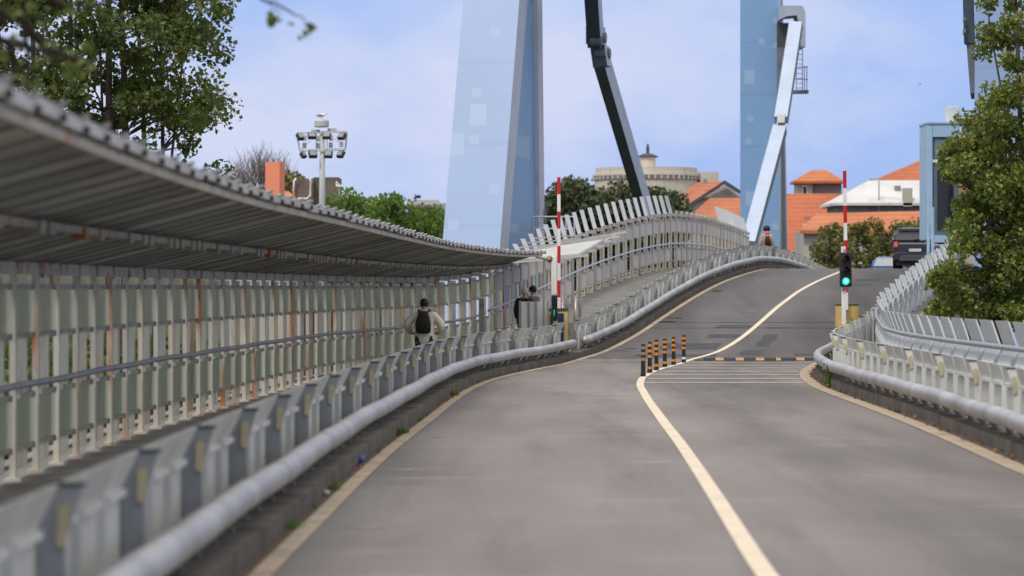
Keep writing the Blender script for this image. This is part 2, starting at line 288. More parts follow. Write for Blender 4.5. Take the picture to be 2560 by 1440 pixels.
L_IVY = leafmat('bright_leaf', [(.06,.10,.022),(.12,.19,.04),(.20,.27,.075),(.30,.28,.05)], .4, .4)
L_PLN = leafmat('plane_leaf', [(.045,.100,.012),(.085,.17,.020),(.13,.22,.03)], .4); L_PIN = leafmat('pine_leaf', [(.028,.042,.016),(.05,.068,.028),(.075,.09,.04)], .15)
L_SCR = leafmat('scrub_leaf', [(.09,.095,.022),(.17,.16,.04),(.25,.20,.07)], .3); L_GRS = leafmat('weed_leaf', [(.05,.11,.012),(.09,.17,.02)], .35); L_DRY = leafmat('dry_leaf', [(.16,.05,.02),(.26,.10,.04)], .2)
L_HDG = leafmat('hedge_leaf', [(.025,.05,.012),(.05,.09,.02),(.09,.12,.03)], .3)

# ------------------------------------------------------------------ ground, road, walkways
def ground_z(x, y):
    base = -3.2
    k = min(1, max(0, (y-140)/110.0)); k = k*k*(3-2*k)
    sm = lambda q: (lambda c: c*c*(3-2*c))(min(1, max(0, q)))
    return max(base+k*6.4, base+6.3*sm((y-166)/8)*sm((x-8)/5))+min(1, max(0, (y-250)/300.0))*8
g = MB(); gx = [-1500,-500,-200,-100,-60,-40,-25,-10,0,4,8,9.5,11,13,16,20,24,30,45,60,90,150,400,1500]; gy = [-200,-30,0,30,60,90,120,135,150,160,166,168,170,172,174,180,195,210,225,240,260,300,350,420,550,900,2500]
vs = [(x, y, ground_z(x, y)+(.25*math.sin(x*.31+y*.17) if abs(x) < 200 else 0)) for y in gy for x in gx]; nx = len(gx)
g.add(vs, [(j*nx+i, j*nx+i+1, (j+1)*nx+i+1, (j+1)*nx+i) for j in range(len(gy)-1) for i in range(nx-1)])
tag(g.build('ground', SOIL, smooth=True), kind='structure')
def ribbon(name, fa, fb, y0, y1, dz, mat, step=1.0, cols=1, kind='structure'):
    m = MB(); ys = list(np.arange(y0, y1, step))+[y1]; vs = []
    for y in ys:
        a, b = fa(y), fb(y)
        for k in range(cols+1): vs.append((a+(b-a)*k/cols, y, zr(y)+dz))
    w = cols+1
    m.add(vs, [(j*w+k, j*w+k+1, (j+1)*w+k+1, (j+1)*w+k) for j in range(len(ys)-1) for k in range(cols)])
    o = m.build(name, mat, smooth=True)
    if name == 'road':
        at_ = o.data.attributes.new('lane', 'FLOAT', 'POINT'); at_.data.foreach_set('value', [p[0]-XC(p[1]) for p in m.v])
    return tag(o, kind=kind)
ribbon('road', lambda y: XL(y)-.2, lambda y: XR(y)+.35, -18, 80.6, 0, ASPH, 1, 24)
ribbon('road', lambda y: XL(y)-.2, lambda y: XR(y)+.35, 80.6, 230, 0, ASPH2, 1, 24)
ribbon('walkway', lambda y: XWL(y)-.35, lambda y: XL(y)-.42, -18, 230, .012, WALKM, 1, 2)
ribbon('walkway', lambda y: XR(y)+.42, lambda y: XFR(y)+.35, -18, 160, .012, WALKM, 1, 2)
def strip(name, fa, fb, y0, y1, zt, mat, zb=0.0, step=.8):      # raised strip along the road
    m = MB(); ys = list(np.arange(y0, y1, step))+[y1]; vs = []
    for y in ys:
        a, b, z = fa(y), fb(y), zr(y); vs += [(a,y,z+zb),(a,y,z+zt),(b,y,z+zt),(b,y,z+zb)]
    m.add(vs, [(j*4+k, j*4+(k+1)%4, (j+1)*4+(k+1)%4, (j+1)*4+k) for j in range(len(ys)-1) for k in range(4)]+[(3,2,1,0), tuple(len(vs)-4+k for k in range(4))])
    return tag(m.build(name, mat), kind='structure')
def kerbs(fa, fb, y0, y1):
    m = MB(); y = y0
    while y < y1:
        e = min(y+1.25, y1)
        P = [(fa(y),y,zr(y)-.2),(fb(y),y,zr(y)-.2),(fb(e),e,zr(e)-.2),(fa(e),e,zr(e)-.2)]
        h = .15+random.uniform(-.006,.006)
        m.hexa(P+[(p[0],p[1],p[2]+.2+h) for p in P]); y = e+.018
    return tag(m.build('kerb', KERB), kind='structure')
kerbs(lambda y: XL(y)-.44, lambda y: XL(y)-.16, -18, 175)
kerbs(lambda y: XR(y)+.26, lambda y: XR(y)+.56, -18, 150)
strip('viaduct_side', lambda y: XWL(y)-.55, lambda y: XWL(y)-.36, -18, 230, .05, CONC, -6)
strip('viaduct_side', lambda y: XFR(y)+.36, lambda y: XFR(y)+.55, -18, 160, .05, CONC, -6)
ribbon('viaduct_underside', lambda y: XWL(y)-.4, lambda y: XFR(y)+.4, -18, 160, -1.2, CONC, 2)
ribbon('gutter', lambda y: XL(y)-.17, lambda y: XL(y)-.06, -18, 120, .003, DIRT, 1)
ribbon('gutter', lambda y: XR(y)+.13, lambda y: XR(y)+.27, -18, 110, .003, DIRT, 1)
ribbon('edge_line', lambda y: XL(y)-.075, lambda y: XL(y)+.075, -18, 170, .008, EDGE, .6)
ribbon('edge_line', lambda y: XR(y)-.10, lambda y: XR(y)+.14, -18, 150, .008, EDGE, .6)
ribbon('centre_line', lambda y: XC(y)-.072, lambda y: XC(y)+.072, -18, 160, .008, LINE, .5)
def yat(py):                                                    # distance at which the road surface shows at photo row py
    lo, hi = 15., 119.
    for _ in range(40):
        m = (lo+hi)/2
        if 720+F*(H-zr(m))/m > py: lo = m
        else: hi = m
    return lo
for py, xa, xb in ((957,1612,2011),(947,1622,2003),(938,1632,1996),(929,1650,1995),(921,1672,2004),(914,1695,2013),(908,1716,2024)):
    Y = yat(py); m = MB(); a, b = (xa-1280)*Y/F, (xb-1280)*Y/F; n = 8; w = .16
    m.add([(a+(b-a)*i/n, Y+s*w+.05*math.sin(i*1.3), zr(Y)+.008) for s in (-1,1) for i in range(n+1)], [(i,i+1,n+2+i,n+1+i) for i in range(n)])
    tag(m.build('rumble_line', THIN), kind='structure')
for x0, x1, ya, yb, sk in ((1790,1880,813,821,16),(1770,1872,836,845,10),(1655,1800,858,874,20),(1590,1790,886,892,10),(1850,1905,876,888,14),(1900,1935,836,866,24),(1845,1890,893,898,8),(1985,2040,885,889,8),(2140,2200,697,703,10),(2130,2175,710,714,8),(1920,1975,818,821,4)):
    Ya, Yb = yat(yb), yat(ya); m = MB(); P = []
    for x, Y in ((x0-sk/2,Ya),(x1-sk/2,Ya),(x1+sk/2,Yb),(x0+sk/2,Yb)): P.append(((x-1280)*Y/F, Y, zr(Y)+.004))
    k = 6; vs = [Vector(P[0]).lerp(Vector(P[3]), j/k).lerp(Vector(P[1]).lerp(Vector(P[2]), j/k), i/k) for j in range(k+1) for i in range(k+1)]
    vs = [Vector((v.x+random.uniform(-.05,.05), v.y, zr(v.y)+.004)) for v in vs]
    m.add(vs, [(j*(k+1)+i, j*(k+1)+i+1, (j+1)*(k+1)+i+1, (j+1)*(k+1)+i) for j in range(k) for i in range(k)])
    tag(m.build('road_patch', PATCH), kind='structure')
for x0, x1, py in ((1660,1708,794),(1640,1690,803),(1780,1806,727),(1560,1592,870),(1540,1572,876),(860,970,1320),(1070,1115,1092),(1140,1190,1034),(1180,1225,988),(990,1040,1176)):
    Y = yat(py); w = Y*.0028; m = MB(); a, b = (x0-1280)*Y/F, (x1-1280)*Y/F
    m.add([(a,Y-w*.6,zr(Y)+.005),(b-.06,Y-w,zr(Y)+.005),(b,Y+w*.5,zr(Y)+.005),(a+.09,Y+w,zr(Y)+.005)], [(0,1,2,3)]); tag(m.build('worn_marking', WORN), kind='structure')
for py in (905.3, 806, 820):
    Y = yat(py); m = MB(); w = .06
    m.add([(XL(Y)-.1,Y-w,zr(Y)+.0035),(XR(Y)+.2,Y-w,zr(Y)+.0035),(XR(Y)+.2,Y+w,zr(Y)+.0035),(XL(Y)-.1,Y+w,zr(Y)+.0035)], [(0,1,2,3)]); tag(m.build('road_joint', PATCH), kind='structure')

# ------------------------------------------------------------------ crash barriers (fin posts, bent slats, pipe rail)
def barrier(name, label, xb, xp, side, y0, y1, unit, group, off=0.0):
    # side=+1: road lies to the right (+normal) of the barrier, -1: to the left
    z0 = Vector((xb(y0), y0, zr(y0))); t = thing(name, label, 'barrier', z0, 0, group); s = side
    ys = arc(xb, y0, y1, unit); sl = (unit-.16)/3
    fa = .03 if s > 0 else -.02
    f = MB(); f.prism([(-.10,0),(fa,0),(fa,.62),(fa+.08,.88),(fa-.03,.88),(-.10,.68)], lambda a,b,c: Vector((a*s, c-.04, b)), .08); f.prism([(-.085,.04),(-.02,.04),(-.02,.40),(-.085,.40)], lambda a,b,c: Vector((a*s, c-.048, b)), .01); fme = f.mesh('post', FINM if s > 0 else STEEL)
    f = MB(); f.box(((fa+.01)*s,0,.889), (.17,.10,.016)); cme = f.mesh('cap', DARKC)
    f = MB(); f.prism([(-.01,.60),(.035,.58),(.055,.76),(.045,.79),(.005,.79),(-.005,.77)], lambda a,b,c: Vector(((a+fa-.03)*s, c-.064, b)), .024); rme = f.mesh('reflector', CREAMR)
    f = MB(); w = sl-.20; tl = -.005 if s > 0 else -.045
    f.hexa([(-.11*s,-.02,.03),(-.095*s,-.02,.03),(-.095*s,w+.09,.03),(-.11*s,w+.09,.03),(-.11*s,-.02,.66),(-.095*s,-.02,.66),(-.095*s,w+.09,.66),(-.11*s,w+.09,.66)])
    f.hexa([(-.11*s,-.02,.68),(-.085*s,-.02,.68),(-.085*s,w+.09,.68),(-.11*s,w+.09,.68),(tl*s,-.02,.90),((tl+.025)*s,-.02,.90),((tl+.025)*s,w+.09,.90),(tl*s,w+.09,.90)])
    f.box((-.075*s,-.0,.34), (.05,.035,.68)); sme = f.mesh('slat', STEEL)
    f = MB(); f.box((-.065*s,w*.5+.05,.665), (.04,w*.9,.04)); tme = f.mesh('rail_stub', STEEL)
    f = MB(); f.bar((.10*s,0,.14), (.24*s,0,.31), .05, .06); f.box((.13*s,0,.165), (.16,.12,.03)); bme = f.mesh('bracket', BRKT)
    for y in ys:
        rz = rotz_of(xb, y); n = tang(xb, y)[1]; tv = tang(xb, y)[0]; P = Vector((xb(y), y, zr(y)+.01))
        po = inst('post', fme, t, P, rz); inst('cap', cme, po, (0,0,0), 0, True); inst('reflector', rme, po, (0,0,0), 0, True)
        for k in range(3):
            yy = y+(.10+k*sl)*tv.y
            if yy+sl > y1+.5: continue
            Q = Vector((xb(yy), yy, zr(yy+.4*sl)+.01)); so = inst('slat', sme, t, Q, rotz_of(xb, yy+.4*sl)); inst('rail_stub', tme, so, (0,0,0), 0, True)
            yb = yy+.3; inst('bracket', bme, t, Vector((xb(yb), yb, zr(yb)+.0)), rotz_of(xb, yb))
    yy = list(np.arange(y0, y1+.1, .7))
    m = MB(); m.tube([(xp(y), y, zr(y)+.375+.006*math.sin(y*.9)) for y in yy], .105, 14); m.build('pipe_rail', PIPE, t, smooth=True)
    return t
barrier('crash_barrier', 'grey steel crash barrier with pipe rail along the covered walkway, left of the flat road', XBL, XPL, 1, 9.1, 81.2, 3.2, 'crash barriers along the road')
barrier('crash_barrier', 'grey steel crash barrier with pipe rail climbing the ramp beyond the navy cabinet', XBL, XPL, 1, 83.0, 162, 3.1, 'crash barriers along the road')
barrier('crash_barrier', 'grey steel crash barrier with thick pipe rail bulging beside the right lane', XBR, XPR, -1, 26.3, 118, 3.9, 'crash barriers along the road')

# ------------------------------------------------------------------ walkway screen walls
def screen(label, y0, y1, step, lean, missing):
    t = thing('screen_wall', label, 'screen wall', (XWL(y0), y0, zr(y0)), 0, 'walkway screen walls')
    f = MB(); f.box((0,0,1.03), (.045 if lean else .06,.36 if lean else .08,2.06)); f.box((.01,0,.015), (.16,.22,.03)); pme = f.mesh('post', WPOST)
    f = MB(); f.box((-.03,step*(.82 if lean else .42),1.02), (.02,step*(.12 if lean else .58),1.86)); sme = f.mesh('slat', WSLAT)
    f = MB()
    for z in (.30,.80,1.38,1.86): f.box((.02,step*.46,z), (.03,step*.66,.04)); f.box((.03,step*.74,z-.005), (.035,.10,.06))
    bme = f.mesh('bracket', WRAIL)
    f = MB(); f.box((.0,step*.5,.55), (.014,step*.86,.46)); gl = f.mesh('panel' if lean else 'glass_pane', PANEL2 if lean else GLASS)
    f = MB(); f.box((.0,step*.5,1.62), (.014,step*.86,.44)); gu = f.mesh('panel' if lean else 'glass_pane', PANEL2 if lean else GLASS)
    f = MB(); f.box((.01,step*.48,2.03), (.07,step*.86,.12)); cme = f.mesh('cap', CAPM)
    f = MB(); f.hexa([(-.065,-.03,0),(.065,-.03,0),(.065,.03,0),(-.065,.03,0),(-.25,-.03,.68),(-.12,-.03,.68),(-.12,.03,.68),(-.25,.03,.68)]); lme = f.mesh('leaning_plate', FENCEM)
    f = MB(); f.box((0,0,2.12), (.12,.20,.14)); stub = f.mesh('plate_stub', WPOST)
    for i, y in enumerate(arc(XWL, y0, y1, step)):
        P = Vector((XWL(y), y, zr(y)+.01)); ym = y+step*.45; rz = rotz_of(XWL, ym)
        po = inst('post', pme, t, P, rz); inst('slat', sme, t, P, rz)
        inst('bracket', bme, po, (0,0,0), 0, True); inst('cap', cme, t, P, rz)
        nm = 'panel' if lean else 'glass_pane'
        if not (lean and i % 7 == 3): inst(nm, gl, t, P, rz)
        inst(nm, gu, t, P, rz)
        px = 1280+F*P.x/P.y
        if lean and px > 1255:
            if missing[0] < px < missing[1]: inst('plate_stub', stub, t, P, rz)
            else: inst('leaning_plate', lme, t, P+Vector((0,0,2.06)), rz).scale = (1, 1, ip(px, [1255,1300,1400], [.3,.5,1]))
    return t
S1 = screen('cream and rusty glass slat screen wall under the canopy, with handrail', 22, 87.5, 1.42, False, (0,0))
S2 = screen('rusty white slat screen wall with leaning top plates, climbing the ramp', 88.0, 146, 1.36, True, (1690,1800))
def hand(label_parent, fn, y0, y1, off, h, r, mat, sgn=1, wob=0.0):
    m = MB(); P = []
    for y in np.arange(y0, y1, .9):
        n = tang(fn, y)[1]; P.append(Vector((fn(y), y, zr(y)+h+wob*math.sin(y*1.1)))+n*off*sgn)
    m.tube(P, r, 8); m.build('handrail', mat, label_parent, smooth=True)
hand(S1, XWL, 20, 86, .14, .93, .034, RAILM, 1, .006); hand(S2, XWL, 86.2, 145, .14, .95, .036, RAILB)

# ------------------------------------------------------------------ canopy over the left walkway
def canopy():
    y0, y1 = 9.0, 87.0
    t = thing('walkway_canopy', 'long curving grey metal canopy with scalloped white edge over the walkway', 'canopy', (XE(y0), y0, 2.7))
    zi = lambda y: zr(y)*.75+2.09; ze = lambda y: 2.745+max(0,24-y)*.004+max(0,zr(y))*.25
    ys = list(np.arange(y0, y1, 1.0))
    for i, y in enumerate(ys):
        m = MB(); e = y+1.0
        A, B, A2, B2 = Vector((XWL(y)-.12,y,zi(y))), Vector((XE(y),y,ze(y))), Vector((XWL(e)-.12,e,zi(e))), Vector((XE(e),e,ze(e)))
        up = Vector((0,0,1)); j = random.uniform(-.012,.012); A.z += j; B.z += j; A2.z += j; B2.z += j
        pass
        m.mi = 2; m.hexa([A, B, B2, A2, A+up*.02, B+up*.02, B2+up*.02, A2+up*.02])  # plate darker than the strips below it: groove shade put into its colour
        m.mi = 0
        for k0, k1, dp in ((.02,.40,.016),(.54,.84,.008)):
            q = [A.lerp(A2,k0), B.lerp(B2,k0), B.lerp(B2,k1), A.lerp(A2,k1)]; m.hexa([p-up*dp for p in q]+[p-up*.0005 for p in q])
        m.mi = 2; m.bar(A.lerp(A2,.93)-up*.012, B.lerp(B2,.93)-up*.012, .05, .024)
        m.mi = 1; m.hexa([p+up*.021 for p in (A,B,B2,A2)]+[p+up*.03 for p in (A,B,B2,A2)])
        ro = m.build('roof_panel', [ROOFM, TOPM, RIBM], t)
        m = MB(); n = (B-A).normalized(); d = (B2-B)
        m.hexa([B-up*.052, B+n*.03-up*.052, B+d*1.0+n*.03-up*.052, B+d*1.0-up*.052, B+up*.02, B+n*.03+up*.02, B+d*1.0+n*.03+up*.02, B+d*1.0+up*.02])
        m.hexa([B+d*.60+up*.02, B+d*.60+n*.05+up*.02, B+d*.98+n*.05+up*.02, B+d*.98+up*.02, B+d*.86+up*.042, B+d*.86+n*.06+up*.042, B+d*.95+n*.06+up*.042, B+d*.95+up*.042])
        m.build('end_cap', EDGEM, ro)
        m = MB(); m.box(B+n*.035-up*.04+d*.92, (.05,.06,.045)); m.build('bolt', DARKC, ro)
    for nm, k, w, dz, mt in (('purlin', .47, .09, -.06, PURL), ('edge_beam', .985, .05, -.085, PURL)):
        m = MB(); P = [Vector((XWL(y)+(XE(y)-XWL(y))*k, y, zi(y)+(ze(y)-zi(y))*k+dz)) for y in np.arange(y0, y1, .5)]
        for a, b in zip(P, P[1:]):
            if nm == 'purlin' and random.random() < .45:
                m.bar(a-Vector((0,0,.02)), a+(b-a)*.5-Vector((0,0,.02)), w*1.5, .10)
            m.bar(a, b, w, .06)
        m.build(nm, mt, t)
canopy()
def canopy_two():
    t = thing('broken_canopy', 'broken white canopy section with bare rafters above the ramp walkway', 'canopy', (XWL(88), 88, zr(88)+2.1))
    W = lambda y: Vector((XWL(y), y, zr(y)+2.12)); E = lambda y: Vector((XWL(y)+2.35, y, zr(y)+2.34+.03*(y-88)))
    for i, y in enumerate(np.arange(87.6, 96.5, 1.5)):
        m = MB(); m.bar(W(y), E(y)+Vector((.25,0,.03)) , .06, .07); m.build('rafter', EDGEM, t)
        if y < 91:
            m = MB(); A, B, A2, B2 = W(y), E(y), W(y+1.44), E(y+1.44); up = Vector((0,0,.05))
            m.hexa([A+up,B+up,B2+up,A2+up,A+up*1.6,B+up*1.6,B2+up*1.6,A2+up*1.6]); ro = m.build('roof_panel', EDGEM, t)
            m = MB(); n = (B-A).normalized(); m.hexa([B-up, B+n*.03-up, B2+n*.03-up, B2-up, B+up, B+n*.03+up, B2+n*.03+up, B2+up]); m.build('end_cap', EDGEM, ro)
        # the upper strut that runs back from the leaning plate to the rafter
        m = MB(); px = 1280+F*XWL(y)/y; p = Vector((XWL(y)-.14, y, zr(y)+2.06+.45*ip(px, [1255,1300,1400], [.3,.5,1]))); m.bar(p, W(y+1).lerp(E(y+1), .55)+Vector((0,0,.06)), .035, .04); m.build('strut', EDGEM, t)
    for k in (.05, .97):
        m = MB(); P = [W(y).lerp(E(y), k)-Vector((0,0,.06)) for y in np.arange(87.6, 96.5, .9)]
        for a, b in zip(P, P[1:]): m.bar(a, b, .06, .05)
        m.build('purlin', PURL, t)
canopy_two()
# ------------------------------------------------------------------ chevron slat fence on the right
def chevron():
    y0, y1 = 27, 113; t = thing('chevron_fence', 'pale grey fence of bent chevron slats with handrail along the right walkway', 'fence', (XFR(y0), y0, 0))
    f = MB(); w = 1.28; prof = [(0,.03),(-.03,.55),(.14,.94),(0,1.34)]
    for (a,z),(b,z2) in zip(prof, prof[1:]):
        f.hexa([(a,0,z),(a+.03,0,z),(a+.03,w,z),(a,w,z),(b,0,z2),(b+.03,0,z2),(b+.03,w,z2),(b,w,z2)])
    sme = f.mesh('slat', FENCEM)
    f = MB(); f.bar((.08,.5,0), (.20,.5,.93), .06, .08); f.bar((.20,.5,.93), (.09,.5,1.27), .05, .06); pme = f.mesh('stay', FENCEM)
    for i, y in enumerate(arc(XFR, y0, y1, 1.72)):
        P = Vector((XFR(y), y, zr(y+.6)+.01)); rz = rotz_of(XFR, y+.6); so = inst('slat', sme, t, P, rz); inst('stay', pme, so, (0,0,0), 0, True)
    hand(t, XFR, y0, y1, .0, .96, .045, RAILM)
chevron()

# ------------------------------------------------------------------ bascule towers and link arms
def tower(name, label, base, u, v, z0, z1, dep, lean_f, lean_r, wid, mats, yz, recess=.16, fl=.9, edge=None):
    edge = edge or TWE
    # base: front corner nearest the road at height yz; u runs along the road (away), v points to the road; lean = shift along u per metre of height
    t = thing(name, label, 'bridge tower', Vector((base.x, base.y, z0)), 0, 'bridge towers'); P = lambda a, b, z: base+u*a+v*b+Vector((0,0,z-base.z))
    fa = lambda z: lean_f*(z-yz); ra = lambda z: dep+lean_r*(z-yz)
    def slab(nm, a0, a1, b0, b1, mt):
        m = MB(); n = 10; zs = [z0+(z1-z0)*i/n for i in range(n+1)]
        for i in range(n):
            lo, hi = zs[i], zs[i+1]
            m.add([P(a(z), b, z) for z in (lo, hi) for a, b in ((a0,b0),(a0,b1),(a1,b1),(a1,b0))], [(0,1,5,4),(1,2,6,5),(2,3,7,6),(3,0,4,7)]+([(3,2,1,0)] if i == 0 else [])+([(4,5,6,7)] if i == n-1 else []))
        return m.build(nm, mt, t)
    slab('front_slab', fa, lambda z: fa(z)+.02, -wid, 0, mats[0]); slab('front_flange', lambda z: fa(z)+.021, lambda z: fa(z)+fl*1.6, -wid+.004, -.004, edge)
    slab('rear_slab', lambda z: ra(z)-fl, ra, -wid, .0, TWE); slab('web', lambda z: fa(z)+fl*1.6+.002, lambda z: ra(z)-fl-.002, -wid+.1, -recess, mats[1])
    return t
uA = Vector((.20,.98,0)).normalized(); vA = Vector((.98,-.20,0)).normalized()
bA = at(1250, 615, 108)
TA = tower('bridge_tower', 'large pale blue bridge tower leaning beyond the canopy, its paint patched with lighter squares', bA, uA, vA, -3.2, 20, 8.0, .385, -.06, 2.0, (TWF, TWB), bA.z)
m = MB(); p = at(1355, 535, 116); m.box(p, (.34,.4,.9)); m.lathe(p-Vector((0,.3,.1)), [(.0,-.25),(.16,-.25),(.16,.25),(.0,.25)], 12); m.build('lamp_box', ARMK, TA)
bB = at(1948, 500, 176); uB = Vector((.17,.985,0)).normalized(); vB = Vector((.985,-.17,0)).normalized()
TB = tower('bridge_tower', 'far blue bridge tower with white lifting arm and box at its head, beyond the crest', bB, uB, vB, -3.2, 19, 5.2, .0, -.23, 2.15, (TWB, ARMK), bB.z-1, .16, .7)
# head box of the far tower
m = MB(); Y = 175
c0, c1 = at(1946, 14, Y), at(2014, 14, Y)
prof = [(1946,14),(2006,14),(2014,30),(2014,116),(2003,116),(2000,70),(1992,38),(1968,40),(1950,48),(1946,52)]
m.prism(prof, lambda a,b,c: at(a,b,Y)+Vector((0,c,0)), 2.2); m.build('head_box', ARMS, TB)
m = MB(); a, b = at(1946, 55, Y), at(1985, 118, Y); m.box(((a.x+b.x)/2, Y+1.2, (a.z+b.z)/2), (abs(b.x-a.x), 1.2, abs(a.z-b.z))); m.build('machine_recess', DARKC, TB)
m = MB(); a, b = at(1946,118,Y), at(1962,240,Y); m.box(((a.x+b.x)/2, Y+.6, (a.z+b.z)/2), (abs(b.x-a.x), .6, abs(a.z-b.z))); m.build('machine_leg', ARMK, TB)
m = MB()
for x in (1991, 2006): m.bar(at(x,112,Y-.2), at(x,232,Y-.2), .05, .05)
for k in range(9): yy = 124+k*12; m.bar(at(1991,yy,Y-.2), at(2006,yy,Y-.2), .035, .035)
m.build('ladder', ARMS, TB)
m = MB(); m.box(at(1998,230,Y), (.95,1.0,.16)); m.build('platform', ARMK, TB)
m = MB()
for yy in (168,198): m.bar(at(1979,yy,Y-.5), at(2020,yy,Y-.5), .04, .04)
for x in (2017,2011): m.bar(at(x,228,Y-.5), at(x,164,Y-.5), .04, .04)
m.build('guard_rail', ARMK, TB)
def arm(name, label, pts, w, d, mf, ms, knuckle=None):
    t = thing(name, label, 'link arm', pts[-1], 0, 'lifting arms of the bridge'); 
    def seg(nm, p, q, w, d):
        m = MB(); dr = (q-p).normalized(); sd = Vector((1,-.2,0)); sd = (sd-dr*sd.dot(dr)).normalized(); nn = dr.cross(sd).normalized()
        if nn.y > 0: nn = -nn                                      # nn faces the viewer's side
        A = [p-sd*w/2, p+sd*w/2, q+sd*w/2, q-sd*w/2]
        m.mi = 0; m.add([a+nn*d/2 for a in A]+[a-nn*d/2 for a in A], [(0,1,2,3),(7,6,5,4),(3,2,6,7),(0,4,5,1),(0,3,7,4)])
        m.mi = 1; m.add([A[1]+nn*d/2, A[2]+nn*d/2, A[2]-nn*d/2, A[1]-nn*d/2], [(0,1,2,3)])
        return m.build(nm, [mf, ms], t)
    for i, (p, q) in enumerate(zip(pts, pts[1:])): seg('beam', p, q, w, d)
    return t, seg
# near dark arm: two beams joined by a pinned knuckle
k0, k1, k2, k3 = at(1472,-160,113), at(1489,95,118), at(1497,128,119), at(1612,520,131)
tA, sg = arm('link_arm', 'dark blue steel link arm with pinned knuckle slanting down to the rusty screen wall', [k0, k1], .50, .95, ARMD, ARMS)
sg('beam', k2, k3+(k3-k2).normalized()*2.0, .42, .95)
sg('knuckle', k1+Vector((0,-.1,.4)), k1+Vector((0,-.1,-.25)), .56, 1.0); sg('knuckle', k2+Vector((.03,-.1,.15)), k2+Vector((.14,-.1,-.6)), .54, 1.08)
MB().tube([k1+Vector((-.22,-.62,-.15)), k1+Vector((.22,-.66,-.15))], .17, 14).build('pin', ARMK, tA); MB().tube([k2+Vector((-.17,-.62,-.12)), k2+Vector((.22,-.66,-.12))], .15, 14).build('pin', ARMK, tA)
MB().tube([k1+Vector((.30,-.1,.0)), k1+Vector((.38,-.12,0))], .2, 14).build('hinge_plate', ARMK, tA); MB().tube([k2+Vector((.34,-.1,-.1)), k2+Vector((.42,-.12,-.1))], .2, 14).build('hinge_plate', ARMK, tA)
q0, q1, q2, q3 = at(1990,62,174), at(1953,300,170), at(1950,322,169.5), at(1872,612,163)
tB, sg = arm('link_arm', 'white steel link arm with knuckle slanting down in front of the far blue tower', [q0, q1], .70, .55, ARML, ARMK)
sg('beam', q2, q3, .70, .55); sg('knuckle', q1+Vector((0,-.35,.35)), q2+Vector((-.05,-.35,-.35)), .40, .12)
m = MB(); m.box((q1+q2)/2+Vector((0,-.5,.28)), (.34,.1,.42)); m.box((q1+q2)/2+Vector((-.05,-.5,-.28)), (.34,.1,.42)); m.build('pin_plate', WHITE, tB)
m = MB(); m.box((q1+q2)/2+Vector((-.02,-.53,0)), (.36,.08,.10)); m.build('pin', DARKC, tB)
# right-hand tower behind the tree, with its own dark arm
bC = at(2436, 300, 113)
TC = tower('bridge_tower', 'pale blue bridge tower mostly hidden behind the leafy tree beside the cabin', bC+vA*2.6, uA, vA, -3.2, 20, 6.0, .1, -.06, 2.6, (TWF, TWB), bC.z, edge=TWF)
tC, sg = arm('link_arm', 'dark steel link arm hanging beside the tower behind the right tree', [at(2417,-150,116), at(2424,110,116)], .36, .8, ARMD, ARMD)
sg('beam', at(2426,112,116), at(2436,240,115.5), .26, .7); MB().tube([at(2414,80,115.4), at(2408,80,115.4)], .12, 10).build('pin', ARMK, tC); MB().tube([at(2414,50,115.4), at(2408,50,115.4)], .09, 10).build('pin', ARMK, tC)
# service railing at the foot of the near tower
t = thing('service_railing', 'thin grey service railing at the foot of the large pale tower', 'railing', at(1332,600,112))
Y = 111.5; zt = 542
for x in (1332,1348,1415,1436): m = MB(); m.tube([at(x,620,Y), at(x,zt,Y)], .035, 6); m.build('post', RAILB, t)
for yy in (zt,572): m = MB(); m.tube([at(1331,yy,Y), at(1437,yy,Y)], .035, 6); m.build('rail', RAILB, t)

# ------------------------------------------------------------------ barrier cabinets, arms, signals
def banded_pole(parent, name, x0, y0, x1, y1, Y, w, n, first):
    A, B = at(x0,y0,Y), at(x1,y1,Y); p = None
    for i in range(n):
        m = MB(); m.bar(A.lerp(B, i/n), A.lerp(B, (i+1)/n)-(B-A).normalized()*.002, w, w*.8, Vector((0,1,0)))
        m.build('red_band' if (i+first) % 2 == 0 else 'white_band', RED if (i+first) % 2 == 0 else WHITE, parent)
Y = 82.0; bz = zr(Y)
t = thing('barrier_gate', 'raised red and white barrier arm on a navy and yellow cabinet, left side', 'barrier gate', at(1396,885,Y), 0, 'raised barrier gates')
def pbox(m, x0, y0, x1, y1, Y, d, dy=0.0):
    a, b = at(x0,y0,Y), at(x1,y1,Y); m.box(((a.x+b.x)/2, Y+dy+d/2, (a.z+b.z)/2), (abs(b.x-a.x), d, abs(a.z-b.z))); return m
soft(pbox(MB(), 1370, 776, 1419, 888, Y, .45, .03).build('cabinet', YEL, t), .015)
pbox(MB(), 1377, 783, 1409.5, 884, Y, .028).build('door', NAVY, t); pbox(MB(), 1368, 771, 1421, 776, Y, .5, .0).build('lid', DARKC, t)
m = MB(); m.tube([at(1406,828,Y-.0), at(1406,828,Y-.04)], .02, 8); m.build('lock', STAIN, t)
banded_pole(t, 'barrier_arm', 1397, 443, 1397.5, 787, Y+.25, .085, 8, 0)
m = MB(); pbox(m, 1412, 870, 1420, 893, Y-.1, .08); m.build('corner_post', YEL, t)
t = thing('pedestrian_signal', 'white square post with black pedestrian signal showing a small green figure', 'pedestrian signal', at(1389,868,81.6))
Y = 81.6
soft(pbox(MB(), 1382.5, 797, 1394, 870, Y, .11).build('post', WHITE, t), .008)
soft(pbox(MB(), 1379, 738, 1393.5, 802, Y-.1, .18).build('housing', BLACK, t), .012)
